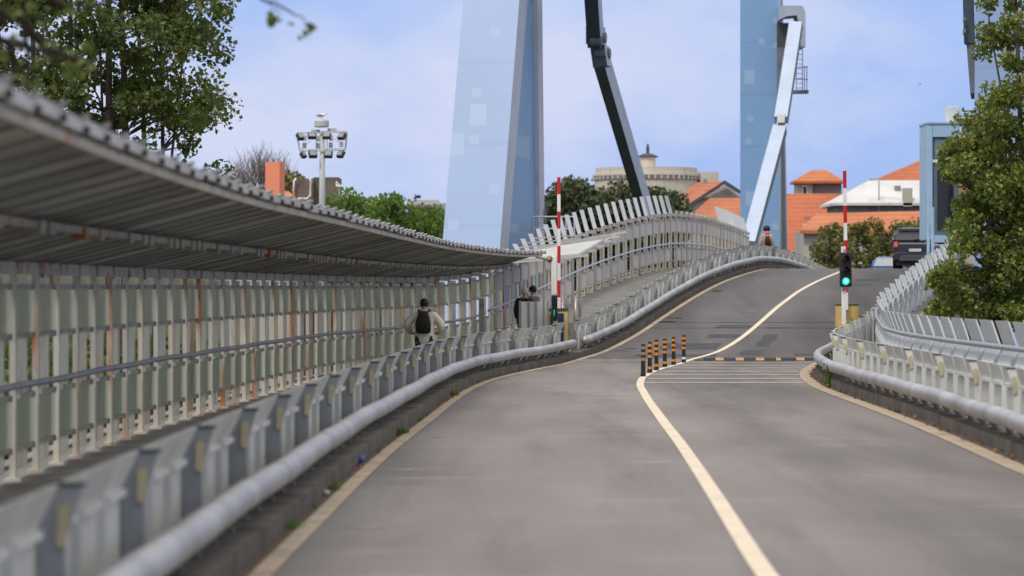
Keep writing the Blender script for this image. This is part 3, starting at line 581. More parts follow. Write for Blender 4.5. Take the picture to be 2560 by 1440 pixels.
for yy in (752, 783):
    m = MB(); c = at(1386,yy,Y-.16); a = [(math.cos(k*PI/8)*.085, math.sin(k*PI/8)*.085) for k in range(0,9)]
    for p, q in zip(a, a[1:]): m.bar((c.x+p[0], c.y-.06, c.z+p[1]), (c.x+q[0], c.y-.06, c.z+q[1]), .01, .12, Vector((0,1,0)))
    m.build('visor', BLACK, t)
m = MB(); c = at(1385.5, 782, Y-.115); m.ball(c+Vector((0,0,.055)), (.018,.006,.018), 8, 6); m.box(c+Vector((0,0,.005)), (.032,.01,.07)); m.bar(c+Vector((-.008,0,-.03)), c+Vector((-.026,0,-.085)), .016, .01); m.bar(c+Vector((.008,0,-.03)), c+Vector((.026,0,-.085)), .016, .01); m.build('green_figure', plain('green_figure_lamp', (.02,.30,.22), .4, emit=(.0,.55,.36), es=.35), t)
m = MB(); pbox(m, 1384, 735, 1386, 741, Y-.06, .02); pbox(m, 1389, 733, 1391, 741, Y-.06, .02); m.build('bracket', BLACK, t)
m = MB(); pbox(m, 1378, 640, 1392, 795, 85.2, .17); o = m.solo('white_column', WHITE, 'plain white square column behind the left barrier arm at the canopy end', 'column', (at(1385,885,85.2).x, 85.2, zr(85.2)))
soft(o, .012)
t = thing('loudspeaker_horn', 'small rusty cream loudspeaker horn hanging under the canopy end', 'loudspeaker', at(1368,648,84))
m = MB(); P = at(1368,648,84); m.tube([P+Vector((-.08,.10,0)), P+Vector((-.02,.0,0)), P+Vector((.03,-.10,0)), P+Vector((.06,-.16,0))], [.035,.035,.06,.095], 14); m.build('horn', HORN, t, smooth=True)
m = MB(); m.bar(P+Vector((-.05,.08,0)), P+Vector((-.30,.15,.06)), .04, .05); m.build('bracket', BRKT, t)
# right side
Y = 84.0
t = thing('barrier_gate', 'raised red and white barrier arm on a plain yellow cabinet, behind the traffic light', 'barrier gate', at(2120,845,Y), 0, 'raised barrier gates')
soft(pbox(MB(), 2092, 763, 2147, 850, Y+.1, .45).build('cabinet', YEL, t), .015); pbox(MB(), 2091, 760.5, 2148, 763, Y+.08, .5).build('lid', DARKC, t)
pbox(MB(), 2132, 795, 2147, 850, Y+.07, .028).build('door', YEL, t); pbox(MB(), 2129.5, 795, 2131.5, 850, Y+.06, .03).build('door_gap', STAIN, t)
banded_pole(t, 'barrier_arm', 2111.5, 427, 2116, 775, Y-.05, .088, 8, 0)
m = MB(); pbox(m, 2114, 771, 2121, 792, Y-.05, .1); m.build('arm_hub', STAIN, t)
t = thing('traffic_light', 'black three lamp traffic light showing green on a white post, right roadside', 'traffic light', at(2110,800,83.2))
Y = 83.2
soft(pbox(MB(), 2104.5, 716, 2115, 812, Y, .11).build('post', WHITE, t), .01); pbox(MB(), 2103.5, 616, 2114, 634, Y+.06, .11).build('post_top', WHITE, t)
m = MB(); m.ball(at(2110,724,Y-.02), .03, 8, 6); m.box(at(2110.5,626,Y), (.03,.06,.06)); m.build('clamp', BRKT, t)
soft(pbox(MB(), 2100.5, 631, 2129.5, 717, Y-.12, .2).build('housing', BLACK, t), .02)
for yy, mt in ((648, REDL), (676, AMBL), (703, GREENL)):
    c = at(2114.2, yy, Y-.125); r = .094
    m = MB(); n = 20; m.add([c+Vector((0,-.012,0))]+[c+Vector((math.cos(2*PI*k/n)*r, -.0, math.sin(2*PI*k/n)*r)) for k in range(n)], [(0,1+(k+1)%n,1+k) for k in range(n)]); lo = m.build('lamp_lens', mt, t)
    if mt is GREENL:
        m = MB(); m.add([c+Vector((.012,-.02,.006))]+[c+Vector((.012+math.cos(2*PI*k/n)*r*.5, -.013, .006+math.sin(2*PI*k/n)*r*.5)) for k in range(n)], [(0,1+(k+1)%n,1+k) for k in range(n)]); m.build('lamp_core', GREENC, lo)
    m = MB(); a = [(math.cos(k*PI/10)*(r+.014), math.sin(k*PI/10)*(r+.014)) for k in range(-1,12)]
    for p, q in zip(a, a[1:]): m.hexa([c+Vector((p[0],-.18+.05*(1-max(0,p[1])/r),p[1])), c+Vector((p[0],0,p[1])), c+Vector((q[0],0,q[1])), c+Vector((q[0],-.18+.05*(1-max(0,q[1])/r),q[1]))]+[c+Vector((p[0]*.93,-.18,p[1]*.93)), c+Vector((p[0]*.93,0,p[1]*.93)), c+Vector((q[0]*.93,0,q[1]*.93)), c+Vector((q[0]*.93,-.18,q[1]*.93))])
    m.build('visor', BLACK, lo)
# steel gate posts, glass gate panel, sign post on the left walkway
for x0, x1, yt, yb, Y, lab in ((1402,1411,743,870,86.5,'short stainless steel gate post nearest the navy cabinet on the walkway'),(1434,1444,741,848,88.0,'stainless steel gate post farther right, at the foot of the ramp walkway')):
    t = thing('gate_post', lab, 'gate post', (at((x0+x1)/2,yb,Y).x, Y, zr(Y)), 0, 'stainless gate posts')
    a = at((x0+x1)/2, yt, Y); m = MB(); m.tube([(a.x,Y,zr(Y)), (a.x,Y,a.z)], (x1-x0)/2*Y/F, 14); m.build('post', STAIN, t, smooth=True)
    m = MB(); m.ball(a, ((x1-x0)/2*Y/F,)*2+(.03,), 12, 6); m.build('cap', STAIN, t, smooth=True)
    b = at(x1+6, yt+6, Y+.2); m = MB(); m.box((b.x, Y+.2, (zr(Y)+b.z)/2), (.09, .07, b.z-zr(Y))); m.build('side_plate', STAIN, t)
t = thing('glass_gate', 'low stainless steel gate with narrow glass panes beside the two talking people', 'gate', at(1335,860,81.8)); Y = 81.8; zb = zr(Y)
for x in (1300,1322,1340,1359,1369):
    a = at(x,752,Y); m = MB(); m.box((a.x, Y, (zb+a.z)/2), (.055,.06,a.z-zb)); m.build('post', STAIN, t)
for x0, x1 in ((1303,1320),(1324,1338),(1342,1357),(1360,1368)):
    a, b = at(x0,754,Y), at(x1,754,Y); m = MB(); m.box(((a.x+b.x)/2, Y, (zb+.1+a.z)/2), (b.x-a.x, .014, a.z-zb-.1)); m.build('glass_pane', BGLASS, t)
t = thing('sign_post', 'flat grey post with small round dark sign in front of the screen wall', 'sign post', (at(1204,0,80).x, 80, zr(80))); Y = 80
a = at(1204,747,Y); m = MB(); m.box((a.x,Y,(zr(Y)+a.z)/2), (.13,.06,a.z-zr(Y))); m.build('post', STAIN, t)
m = MB(); c = at(1205,765,Y-.04)
for k in range(12): p, q = 2*PI*k/12, 2*PI*(k+1)/12; m.bar(c+Vector((math.cos(p)*.045,0,math.sin(p)*.045)), c+Vector((math.cos(q)*.045,0,math.sin(q)*.045)), .012, .014, Vector((0,1,0)))
m.build('sign_ring', DARKC, t)
# bollards
BL = [(1608,860,942,'black flexible bollard with worn faded orange bands, nearest of the six on the centre line'),(1624.5,854,933,'black and orange flexible bollard, second from the faded one on the centre line'),(1641,849,926.5,'black and orange flexible bollard, third from the faded one on the centre line'),(1662,846.5,918.5,'black and orange flexible bollard, fourth from the faded one on the centre line'),(1684,842,913,'black and orange flexible bollard next before the farthest one, close to the rumble lines'),(1709.5,837.5,907,'farthest flexible bollard, its lowest band white, just before the rubber bump')]
for i, (px, yt, yb, lab) in enumerate(BL):
    Y = yat(yb); a = at(px,yb,Y); h = (yb-yt)*Y/F; t = thing('flexible_bollard', lab, 'bollard', (a.x, Y, zr(Y)), random.uniform(-.3,.3), 'black and orange bollards on the centre line'); r = .046
    m = MB(); m.lathe((0,0,0), [(0,0),(r*1.25,.0),(r*1.2,.07),(r,.075),(r,h-.01),(r*.85,h),(0,h)], 18); m.build('body', BLACK, t, local=True, smooth=False)
    for k, (z0, z1) in enumerate(((.84,.93),(.66,.75),(.49,.58),(.13,.21))):
        if i == 0 and k == 3: continue
        m = MB(); m.lathe((0,0,0), [(r+.003,h*z0),(r+.004,h*z0+.002),(r+.004,h*z1-.002),(r+.003,h*z1)], 18); m.build('band', (WHITE if (i == 5 and k == 3) else (HORN if i == 0 else ORANGE)), t, local=True)
# rubber speed bump
Y = yat(901); xa, xb = (1735-1280)*Y/F, (2037-1280)*Y/F
t = thing('speed_bump', 'black rubber speed bump with orange stripes across the right lane', 'speed bump', ((xa+xb)/2, Y, zr(Y))); n = 12
for i in range(n):
    a, b = xa+(xb-xa)*i/n, xa+(xb-xa)*(i+1)/n-.006; m = MB(); z = zr(Y); k = .07 if i else .03
    m.prism([(-.32,0),(.32,0),(.2,k-.015),(.08,k),(-.08,k),(-.2,k-.015)], lambda p,q,w: Vector((a+w, Y+p, z+q)), b-a); so = m.build('segment', RUBBER, t)
    if i in (2,4,6,8,10):
        a2, b2 = a+.02, b-.02
        if i == 8: b2 = a+(b-a)*.55
        m = MB(); m.add([(a2,Y-.31,z+.008),(b2,Y-.31,z+.008),(b2,Y-.2,z+.058),(a2,Y-.2,z+.058),(b2,Y-.085,z+.0735),(a2,Y-.085,z+.0735)], [(0,1,2,3),(3,2,4,5)]); m.build('stripe', STRIPE, so)

# ------------------------------------------------------------------ control cabin
Y = 116.0
t = thing('control_cabin', 'pale blue bridge control cabin with tall dark window beside the leafy tree', 'cabin', at(2355,640,Y))
D = 2.2
soft(pbox(MB(), 2318, 308, 2332, 600, Y, D).build('corner_panel', CABB, t), .03); pbox(MB(), 2332, 308, 2400, 342, Y, D).build('roof_panel', CABB, t); pbox(MB(), 2316.5, 305, 2402, 309, Y-.05, D).build('roof_lip', CABB, t)
pbox(MB(), 2332, 588, 2400, 606, Y-.02, D).build('floor_panel', CABB, t)
fr = pbox(MB(), 2332, 342, 2395, 402, Y+.12, .1).build('window', CABF, t); pbox(MB(), 2337, 348, 2390, 396, Y+.08, .05).build('pane', paint('cabin_pane', (.16,.22,.25), .15, .2, 1), fr)
pbox(MB(), 2331, 399, 2400, 406, Y+.04, .2).build('transom', WHITE, t)
fr = pbox(MB(), 2332, 406, 2398, 588, Y+.12, .1).build('window', CABF, t); pbox(MB(), 2343, 418, 2383, 574, Y+.08, .05).build('pane', DGLASS, fr)
pbox(MB(), 2397, 342, 2412, 588, Y+.1, D-.2).build('side_panel', paint('cabin_orange', (.50,.24,.10), .6, .2, 2), t)
pbox(MB(), 2345, 606, 2360, 660, Y+.8, .3).build('support_column', PURL, t)
m = MB(); pbox(m, 2368, 266, 2400, 306, Y+.3, .6); o = m.solo('air_conditioner', WHITE, 'pale boxed air conditioner unit on the cabin roof behind leaves', 'air conditioner', at(2384,305,Y+.3)); soft(o, .02)
t = thing('cabin_railing', 'pale blue pole and thin rails in front of the control cabin', 'railing', at(2322,690,114)); Y = 114
for x in (2321,2332): m = MB(); m.tube([at(x,690,Y), at(x,518 if x > 2325 else 560,Y)], .06, 8); m.build('post', CABB, t)
for yy in (613,634,656): m = MB(); m.tube([at(2330,yy,Y), at(2395,yy,Y)], .03, 6); m.build('rail', ARMS, t)

# ------------------------------------------------------------------ vehicles
def wheels(t, w, ys, r=.34):
    for sx in (-1,1):
        for y in ys:
            m = MB(); m.tube([(sx*(w/2-.21), y, r), (sx*(w/2-.01), y, r)], r, 20); wo = m.build('wheel', TYRE, t, local=True)
            m = MB(); m.tube([(sx*(w/2-.01), y, r), (sx*(w/2+.005), y, r)], r*.62, 16); m.build('rim', RIM, wo, local=True)
def loft(m, secs):                                                 # secs: list of lists of points (same count), closed rings
    n = len(secs[0]); vs = [p for s in secs for p in s]
    fs = [(i*n+j, i*n+(j+1)%n, (i+1)*n+(j+1)%n, (i+1)*n+j) for i in range(len(secs)-1) for j in range(n)]+[tuple(range(n-1,-1,-1)), tuple((len(secs)-1)*n+j for j in range(n))]
    m.add(vs, fs)
def ring(y, hw, z0, z1, top=None):                                  # rounded body section seen along the car
    top = hw*.96 if top is None else top
    return [(-hw*.9,y,z0),(hw*.9,y,z0),(hw,y,z0+.12),(hw,y,z0+(z1-z0)*.6),(top,y,z1-.04),(top*.85,y,z1),(-top*.85,y,z1),(-top,y,z1-.04),(-hw,y,z0+(z1-z0)*.6),(-hw,y,z0+.12)]
def suv():
    Y = 126.0; X = (2287-1280)*Y/F; t = thing('parked_suv', 'dark grey SUV seen from behind at the crest of the ramp', 'car', (X, Y, zr(Y)+.0), -.18)
    m = MB(); loft(m, [ring(0.0,.82,.42,.98), ring(.06,.88,.30,1.06), ring(.5,.90,.26,1.06), ring(3.2,.90,.26,1.04), ring(4.1,.85,.30,.95), ring(4.3,.70,.38,.80)]); o = m.build('body', SUVM, t, local=True, smooth=False); soft(o, .05, 3)
    m = MB(); loft(m, [ring(.06,.885,1.0,1.10,.82), ring(.16,.87,1.0,1.46,.70), ring(.34,.86,1.0,1.61,.70), ring(1.6,.86,1.0,1.65,.70), ring(2.3,.86,1.0,1.58,.66), ring(3.0,.84,1.0,1.10,.74)]); o = m.build('cabin', SUVM, t, local=True); soft(o, .04, 3)
    m = MB(); m.add([(-.74,.03,1.13),(.74,.03,1.13),(.64,.135,1.47),(-.64,.135,1.47),(-.74,.10,1.13),(.74,.10,1.13),(.64,.2,1.47),(-.64,.2,1.47)], [(0,1,2,3),(0,4,5,1),(1,5,6,2),(2,6,7,3),(3,7,4,0)]); go = m.build('rear_window', CARGL, t, local=True)
    m = MB(); m.bar((-.05,.01,1.14), (.42,.02,1.20), .02, .03); m.build('wiper', TRIM, go, local=True)
    m = MB(); m.box((0,.10,1.575), (1.34,.26,.05)); o = m.build('spoiler', SUVM, t, local=True); soft(o, .02)
    for sx in (-1,1):
        m = MB(); m.box((sx*.735,-.005,.94), (.20,.12,.26)); lo = m.build('tail_light', TAIL, t, local=True); soft(lo, .03); m = MB(); m.box((sx*.735,-.068,.95), (.11,.01,.12)); m.build('light_core', TAILW, lo, local=True)
        m = MB(); m.box((sx*.70,-.055,.40), (.16,.03,.07)); m.build('reflector', REFLR, t, local=True)
        m = MB(); m.box((sx*1.0,2.55,1.07), (.18,.12,.14)); o = m.build('mirror', SUVM, t, local=True); soft(o, .03)
        m = MB(); m.tube([(sx*.60,.5,1.66),(sx*.60,.65,1.70),(sx*.60,2.0,1.71),(sx*.60,2.15,1.66)], .02, 6); m.build('roof_rail', TRIM, t, local=True)
    m = MB(); loft(m, [ring(-.075,.84,.36,.64), ring(.12,.91,.34,.66)]); o = m.build('bumper', SUVM, t, local=True); soft(o, .03, 3)
    m = MB(); m.prism([(-.62,.30),(.62,.30),(.55,.50),(.40,.53),(-.40,.53),(-.55,.50)], lambda a,b,c: Vector((a,-.10+c,b)), .08); o = m.build('skid_plate', BUMPG, t, local=True); soft(o, .02)
    m = MB(); m.box((0,-.035,.735), (.60,.08,.18)); m.build('plate_recess', TRIM, t, local=True)
    m = MB(); m.box((0,-.082,.735), (.52,.012,.115)); po = m.build('number_plate', PLATE, t, local=True)
    m = MB(); m.box((-.238,-.09,.735), (.045,.005,.11)); m.build('plate_strip', PLATEB, po, local=True)
    m = MB(); m.box((0,.3,.22), (1.5,.5,.14)); m.build('underbody', TRIM, t, local=True)
    m = MB(); m.tube([(.45,-.02,.24),(.45,.4,.24)], .03, 8); m.build('exhaust', BRKT, t, local=True)
    wheels(t, 1.80, (.85, 3.5))
suv()
def bluecar():
    Y = 158.0; X = (2216-1280)*Y/F; t = thing('blue_car', 'blue car half hidden by the crest beside the dark SUV', 'car', (X, Y, zr(Y)-.02), -.18)
    m = MB(); loft(m, [ring(0,.72,.35,.72), ring(.1,.82,.28,.84), ring(1.0,.86,.24,.96), ring(3.2,.86,.24,.98), ring(3.9,.80,.3,.9)]); o = m.build('body', BLUEC, t, local=True); soft(o, .05, 3)
    m = MB(); loft(m, [ring(.85,.80,.94,.98,.74), ring(1.55,.80,.94,1.42,.58), ring(1.8,.80,.94,1.47,.6), ring(2.9,.80,.94,1.45,.6), ring(3.6,.76,.94,1.0,.7)]); o = m.build('cabin', BLUEC, t, local=True); soft(o, .03, 2)
    m = MB(); m.add([(-.70,.86,1.01),(.70,.86,1.01),(.56,1.49,1.40),(-.56,1.49,1.40)], [(0,1,2,3)]); m.add([(-.70,.90,1.0),(.70,.90,1.0),(.56,1.53,1.39),(-.56,1.53,1.39)], [(3,2,1,0)]); m.build('windscreen', SCREENG, t, local=True)
    for sx in (-1,1):
        m = MB(); m.box((sx*.97,1.25,1.02), (.2,.1,.14)); o = m.build('mirror', TRIM, t, local=True); soft(o, .03)
        m = MB(); m.box((sx*.60,.03,.68), (.28,.08,.13)); m.build('headlight', LAMPG, t, local=True)
    m = MB(); m.box((0,-.01,.5), (.5,.02,.11)); m.build('number_plate', PLATE, t, local=True)
    wheels(t, 1.72, (.75, 3.2), .31)
bluecar()

# ------------------------------------------------------------------ people (facing +Y, away from the viewer, unless turned)
def skin(name, V, E, R, mat, parent, sub=2):
    me = bpy.data.meshes.new(name); me.from_pydata(V, E, []); me.materials.append(mat); o = bpy.data.objects.new(name, me); link(o, parent)
    m = o.modifiers.new('skin', 'SKIN'); m.use_smooth_shade = True
    for i, r in enumerate(R):
        d = me.skin_vertices[0].data[i]; d.radius = (r, r) if not isinstance(r, tuple) else r; d.use_root = i == 0
    s = o.modifiers.new('sub', 'SUBSURF'); s.levels = s.render_levels = sub; return o
def blob(name, c, r, mat, parent, n=16, k=12, jit=0.0):
    m = MB(); m.ball((0,0,0), r, n, k); m.v = [tuple(Vector(p)*(1+random.uniform(-jit,jit))+Vector(c)) for p in m.v]; return m.build(name, mat, parent, local=True, smooth=True)
def person(label, X, Y, z, hgt, turn, coat, hair, trous, arms, hem=.80, bow=0.0, wide=1.0, hairr=(.092,.105,.10), group='people on the walkway'):
    s = hgt/1.74; t = thing('person', label, 'person', (X, Y, z), turn, group); S = lambda L: [tuple(q*s for q in p) for p in L]
    hb = bow
    V = [(0,0,.95),(0,0,1.1),(0,0,1.30),(0,.01,1.45),(0,.02+hb*.3,1.515),(0,.035+hb*.7,1.60),(0,.04+hb,1.685),
         (-.10,0,.88),(-.105,.01,.48),(-.105,-.02,.09),(-.11,.14,.045),(.10,0,.88),(.105,.02,.48),(.105,.03,.09),(.11,.19,.045),
         (-.18,0,1.41),arms[0],arms[1],arms[2],(.18,0,1.41),(-arms[0][0],)+arms[0][1:],(-arms[1][0],)+arms[1][1:],(-arms[2][0],)+arms[2][1:]]
    E = [(0,1),(1,2),(2,3),(3,4),(4,5),(5,6),(0,7),(7,8),(8,9),(9,10),(0,11),(11,12),(12,13),(13,14),(3,15),(15,16),(16,17),(17,18),(3,19),(19,20),(20,21),(21,22)]
    R = [(.15,.11),(.14,.10),(.16,.11),(.09,.07),(.055,.055),(.074,.088),(.058,.066),.085,.058,.04,(.045,.03),.085,.058,.04,(.045,.03),.06,.045,.036,(.045,.022),.06,.045,.036,(.045,.022)]
    skin('body', S(V), E, [tuple(q*s for q in r) if isinstance(r, tuple) else r*s for r in R], SKIN, t)
    w = wide
    V = [(0,0,hem),(0,0,1.0),(0,0,1.28),(0,.01,1.44),(-.19*w,0,1.385),arms[0],arms[1],(.19*w,0,1.385),(-arms[0][0],)+arms[0][1:],(-arms[1][0],)+arms[1][1:]]
    skin('coat', S(V), [(0,1),(1,2),(2,3),(2,4),(4,5),(5,6),(2,7),(7,8),(8,9)], [tuple(q*s*w for q in r) for r in ((.22,.165),(.205,.16),(.215,.155),(.10,.09),(.095,.095),(.088,.088),(.062,.062),(.095,.095),(.088,.088),(.062,.062))], coat, t)
    V = [(0,0,.90),(-.10,0,.86),(-.105,.01,.48),(-.105,-.02,.12),(.10,0,.86),(.105,.02,.48),(.105,.03,.12)]
    skin('trousers', S(V), [(0,1),(1,2),(2,3),(0,4),(4,5),(5,6)], [q*s for q in (.14,.11,.08,.065,.11,.08,.065)], trous, t, 1)
    blob('hair', (0, (.02+hb*.75)*s, 1.655*s), tuple(q*s for q in hairr), hair, t, 18, 12, .03)
    for sx in (-1,1): blob('ear', (sx*.088*s, (.035+hb*.7)*s, 1.59*s), (.012*s,.022*s,.032*s), SKIN, t, 8, 6)
    blob('nose', (0, (.135+hb*.7)*s, 1.59*s), (.016*s,.025*s,.028*s), SKIN, t, 8, 6)
    return t, s
POCK = [(-.37,-.06,1.20),(-.29,.12,1.04),(-.20,.21,1.03)]; HANG = [(-.25,-.01,1.12),(-.26,.05,.86),(-.26,.08,.74)]
Yp = 62.0; t, s = person('person in a beige coat with a black backpack, seen from behind on the covered walkway', (1060.5-1280)*Yp/F, Yp, zr(Yp), 1.64, -.05, COATB, HAIRD, TROUS, POCK, .72, .05, 1.07)
blob('collar', (0,.03*s,1.50*s), (.085*s,.085*s,.035*s), CAPW, t, 14, 8)
bp = thing('backpack', 'black backpack on the back of the person in the beige coat', 'backpack', ((1060.5-1280)*Yp/F, Yp, zr(Yp)), -.05)
m = MB(); secs = []
for z, hw, d in ((.86,.09,.05),(.885,.135,.11),(.98,.15,.15),(1.12,.147,.15),(1.26,.125,.125),(1.37,.095,.09),(1.42,.05,.05)):
    z = 1.0+(z-.86)*.80
    secs.append([(hw*math.copysign(abs(math.cos(a))**.6, math.cos(a)), -.15-d*.5+d*.5*math.copysign(abs(math.sin(a))**.7, math.sin(a))-.0, z*.97) for a in [2*PI*k/20 for k in range(20)]])
loft(m, secs); m.build('pack', BAGM, bp, local=True, smooth=True)
m = MB(); secs = [[(p[0]*.72, p[1]*.3-.20, .98+(p[2]-.97)*.62) for p in sct] for sct in secs]; loft(m, secs); m.build('pocket', BAGM, bp, local=True, smooth=True)
for sx in (-1,1): m = MB(); m.tube([(sx*.07,-.14,1.33),(sx*.09,-.06,1.42),(sx*.105,.05,1.43),(sx*.12,.15,1.33),(sx*.13,.14,1.22),(sx*.14,-.06,1.12)], .018, 6); m.build('strap', BAGM, bp, local=True)
m = MB(); m.tube([(-.03,-.16,1.375),(-.02,-.17,1.41),(.02,-.17,1.41),(.03,-.16,1.375)], .008, 6); m.build('grab_handle', CAPW, bp, local=True)
Yp = 85.0; person('white haired person in a long black coat standing by the glass gate', (1310-1280)*Yp/F, Yp, zr(Yp), 1.63, -.55, COATK, HAIRW, TROUS, HANG, .55, .03, 1.06, (.106,.116,.116))
Yp = 86.0; person('dark haired person in a grey jacket facing the white haired one by the gate', (1334-1280)*Yp/F, Yp, zr(Yp), 1.62, 1.1, JACKG, HAIRD, TROUS, HANG, .85, .0, 1.0, (.105,.115,.115))
Yp = 128.0; t, s = person('person with dark curly hair, coral scarf and small black backpack on the bridge crest', (1917-1280)*Yp/F, Yp, zr(Yp), 1.70, .1, COATP, HAIRD, JEANS, HANG, .70, .02, .92, (.15,.14,.14))
blob('scarf', (0,-.01*s,1.49*s), (.135*s,.11*s,.075*s), SCARFP, t, 14, 8)
m = MB(); secs = []
for z, hw, d in ((.92,.10,.06),(.96,.135,.12),(1.1,.13,.13),(1.24,.10,.11),(1.32,.05,.06)):
    secs.append([(hw*math.cos(a), -.13-d*.5+d*.5*math.sin(a), z) for a in [2*PI*k/16 for k in range(16)]])
bp = thing('backpack', 'small black backpack worn by the curly haired person on the crest', 'backpack', ((1917-1280)*Yp/F, Yp, zr(Yp)), .1); loft(m, secs); m.build('pack', BAGM, bp, local=True, smooth=True)
for sx in (-1,1): m = MB(); m.tube([(sx*.06,-.12,1.28),(sx*.08,-.03,1.42),(sx*.10,.1,1.40),(sx*.11,.14,1.2),(sx*.12,-.05,1.0)], .018, 6); m.build('strap', BAGM, bp, local=True)

# ------------------------------------------------------------------ foliage
def leaves(mb_name, mat, parent, P, size, jit=.5, flat=.0, fold=.25):
    n = len(P); P = np.asarray(P); d = rng.normal(size=(n,3)); d /= np.linalg.norm(d, axis=1)[:,None]
    e = rng.normal(size=(n,3)); e[:,2] *= (1-flat); e -= d*(e*d).sum(1)[:,None]; e /= np.linalg.norm(e, axis=1)[:,None]; nn = np.cross(d, e)
    L = size*(1+jit*rng.uniform(-1,1,n)); W = L*.42
    a = P-d*(L*.5)[:,None]; b = P+e*W[:,None]+nn*(W*fold)[:,None]-d*(L*.08)[:,None]; c = P+d*(L*.5)[:,None]; f = P-e*W[:,None]+nn*(W*fold)[:,None]-d*(L*.08)[:,None]
    V = np.stack([a,b,c,f], 1).reshape(-1,3)-np.array(org(parent)); me = bpy.data.meshes.new(mb_name)
    me.from_pydata(V.tolist(), [], [(4*i,4*i+1,4*i+2,4*i+3) for i in range(n)]); me.materials.append(mat); me.update()
    o = bpy.data.objects.new(mb_name, me); link(o, parent); return o
def branch(m, p, q, r0, r1, bend=.15, n=5):
    p, q = Vector(p), Vector(q); L = (q-p).length; o = Vector((random.uniform(-1,1),random.uniform(-1,1),random.uniform(-.3,1)))*L*bend; P = []
    for i in range(n+1):
        k = i/n; P.append(p.lerp(q, k)+o*(k*(1-k)*2))
    m.tube(P, [r0+(r1-r0)*i/n for i in range(n+1)], 6, False); return P
def tree(name, label, base, stems, clumps, nleaf, size, lm, bark, spread=1.0, group=None, cat='tree', twig=True, bare=0):
    t = thing(name, label, cat, base, 0, group); m = MB(); allP = []
    tr = MB(); lines = []
    for (p, q, r) in stems: lines.append(branch(tr, p, q, r, r*.35, .06, 8))
    tr.build('trunk', bark, t, smooth=True)
    pts = [p for l in lines for p in l[1:]]
    for (c, r) in clumps:
        c = Vector(c); s = min(pts, key=lambda p: (p-c).length+max(0, p.z-c.z)*1.5)
        if twig: branch(m, s, c, .028*spread, .008*spread, .2, 5)
        k = nleaf if not callable(nleaf) else nleaf(c, r)
        d = rng.normal(size=(k,3)); d /= np.linalg.norm(d, axis=1)[:,None]; rad = r*rng.uniform(0,1,k)**.45
        Pk = np.array(c)+d*rad[:,None]*np.array([1,1,.85]); allP.append(Pk)
        if twig:
            for j in range(0, k, max(1, k//5)): branch(m, c, Pk[j], .009*spread, .004*spread, .15, 3)
    if twig: m.build('limbs', bark, t, smooth=True)
    if nleaf: leaves('crown', lm, t, np.concatenate(allP), size)
    return t
def clumps_px(n, xr, yr, Y, dY, ok, r):
    out = []
    while len(out) < n:
        x, y = random.uniform(*xr), random.uniform(*yr)
        if ok(x, y): out.append((at(x, y, Y+random.uniform(-dY, dY)), random.uniform(*r)))
    return out
ip = lambda x, xs, ys: float(np.interp(x, xs, ys))
# left poplar
lb = lambda x, y: x < ip(y, [-300,0,60,150,190,230,270,310,350,385,430], [570,580,570,590,560,490,570,505,570,480,565])-4
cl = clumps_px(285, (-160,600), (-260,440), 66, 2.2, lb, (.28,.55))
b0 = at(290, 1100, 66); b0.z = -3.2
st = [(b0+Vector((dx,random.uniform(-.5,.5),0)), at(x, y, 66+dy), r) for dx, x, y, dy, r in ((-.1,270,-250,.2,.13),(.05,292,-200,-.5,.12),(.2,330,-100,.6,.09),(.3,400,60,.4,.08),(-.3,180,-200,1,.09),(-.5,80,-120,-.6,.10),(.1,250,120,-.9,.07),(.4,460,120,.2,.06),(-.8,-40,-100,.5,.09))]
tree('poplar_tree', 'tall dense poplar with many thin stems rising behind the canopy, top left', b0, st, cl, 135, .105, L_POP, BARK)
# right tree, against the cabin
rb = lambda x, y: x > ip(y, [-200,0,60,130,175,200,226,250,290,330,372,420,460,520,590,650,680,720,770,800], [2440,2450,2440,2455,2490,2540,2475,2425,2400,2405,2365,2370,2385,2395,2395,2400,2350,2335,2330,2345])
cl = clumps_px(335, (2310,2720), (-200,800), 72, 2.0, lambda x, y: rb(x, y) and (y > 235 or random.random() < .26), (.24,.44))
b0 = at(2560, 1100, 72); b0.z = -3.2
st = [(b0+Vector((dx,0,0)), at(x, y, 72+dy), r) for dx, x, y, dy, r in ((0,2530,-150,0,.10),(.3,2590,-180,.5,.12),(-.3,2470,300,-.4,.07),(-.5,2400,620,.4,.06),(.1,2480,100,.8,.06),(.5,2660,-100,-.5,.10),(-.2,2440,480,-.8,.06))]
tree('leafy_tree', 'bushy bright leafed tree overhanging the chevron fence at the right', b0, st, cl, 160, .10, L_IVY, BARK)
# out-of-focus overhanging branches near the viewer
t = thing('overhanging_tree', 'dark near branches with few leaves hanging in from the top left corner', 'tree', Vector((-7.5,21,-3.2))); m = MB(); m.tube([(-7.5,21,-3.2),(-7.4,21,1),(-7.2,20.8,4.2),(-6.8,20.6,7)], [.22,.2,.17,.1], 10); m.build('trunk', BARKD, t, smooth=True)
m = MB(); tips = []
for a, pts in ((.055, [(-500,-260),(-200,-60),(60,60),(150,150),(230,160)]), (.05, [(-500,-260),(-160,10),(20,110),(60,200)]), (.04, [(-160,-200),(60,-40),(190,20)]), (.03, [(20,110),(110,130),(200,145)]), (.012, [(190,20),(420,-30),(640,-10),(700,30)]), (.01, [(640,-10),(730,20),(775,70)]), (.03,[(-200,-60),(0,30),(110,40)]),(.02,[(60,60),(70,160),(60,240)])):
    P = [at(x, y, 20.5+.2*i) for i, (x, y) in enumerate(pts)]; k = len(P); Q = []
    for i in range(k-1):
        for j in range(4): Q.append(P[i].lerp(P[i+1], j/4)+Vector((random.uniform(-.02,.02),0,random.uniform(-.02,.02))))
    Q.append(P[-1]); m.tube(Q, [a*(1-.7*i/(len(Q)-1)) for i in range(len(Q))], 6, False)
    if a > .015: tips += [Q[i] for i in range(len(Q)//2, len(Q))]
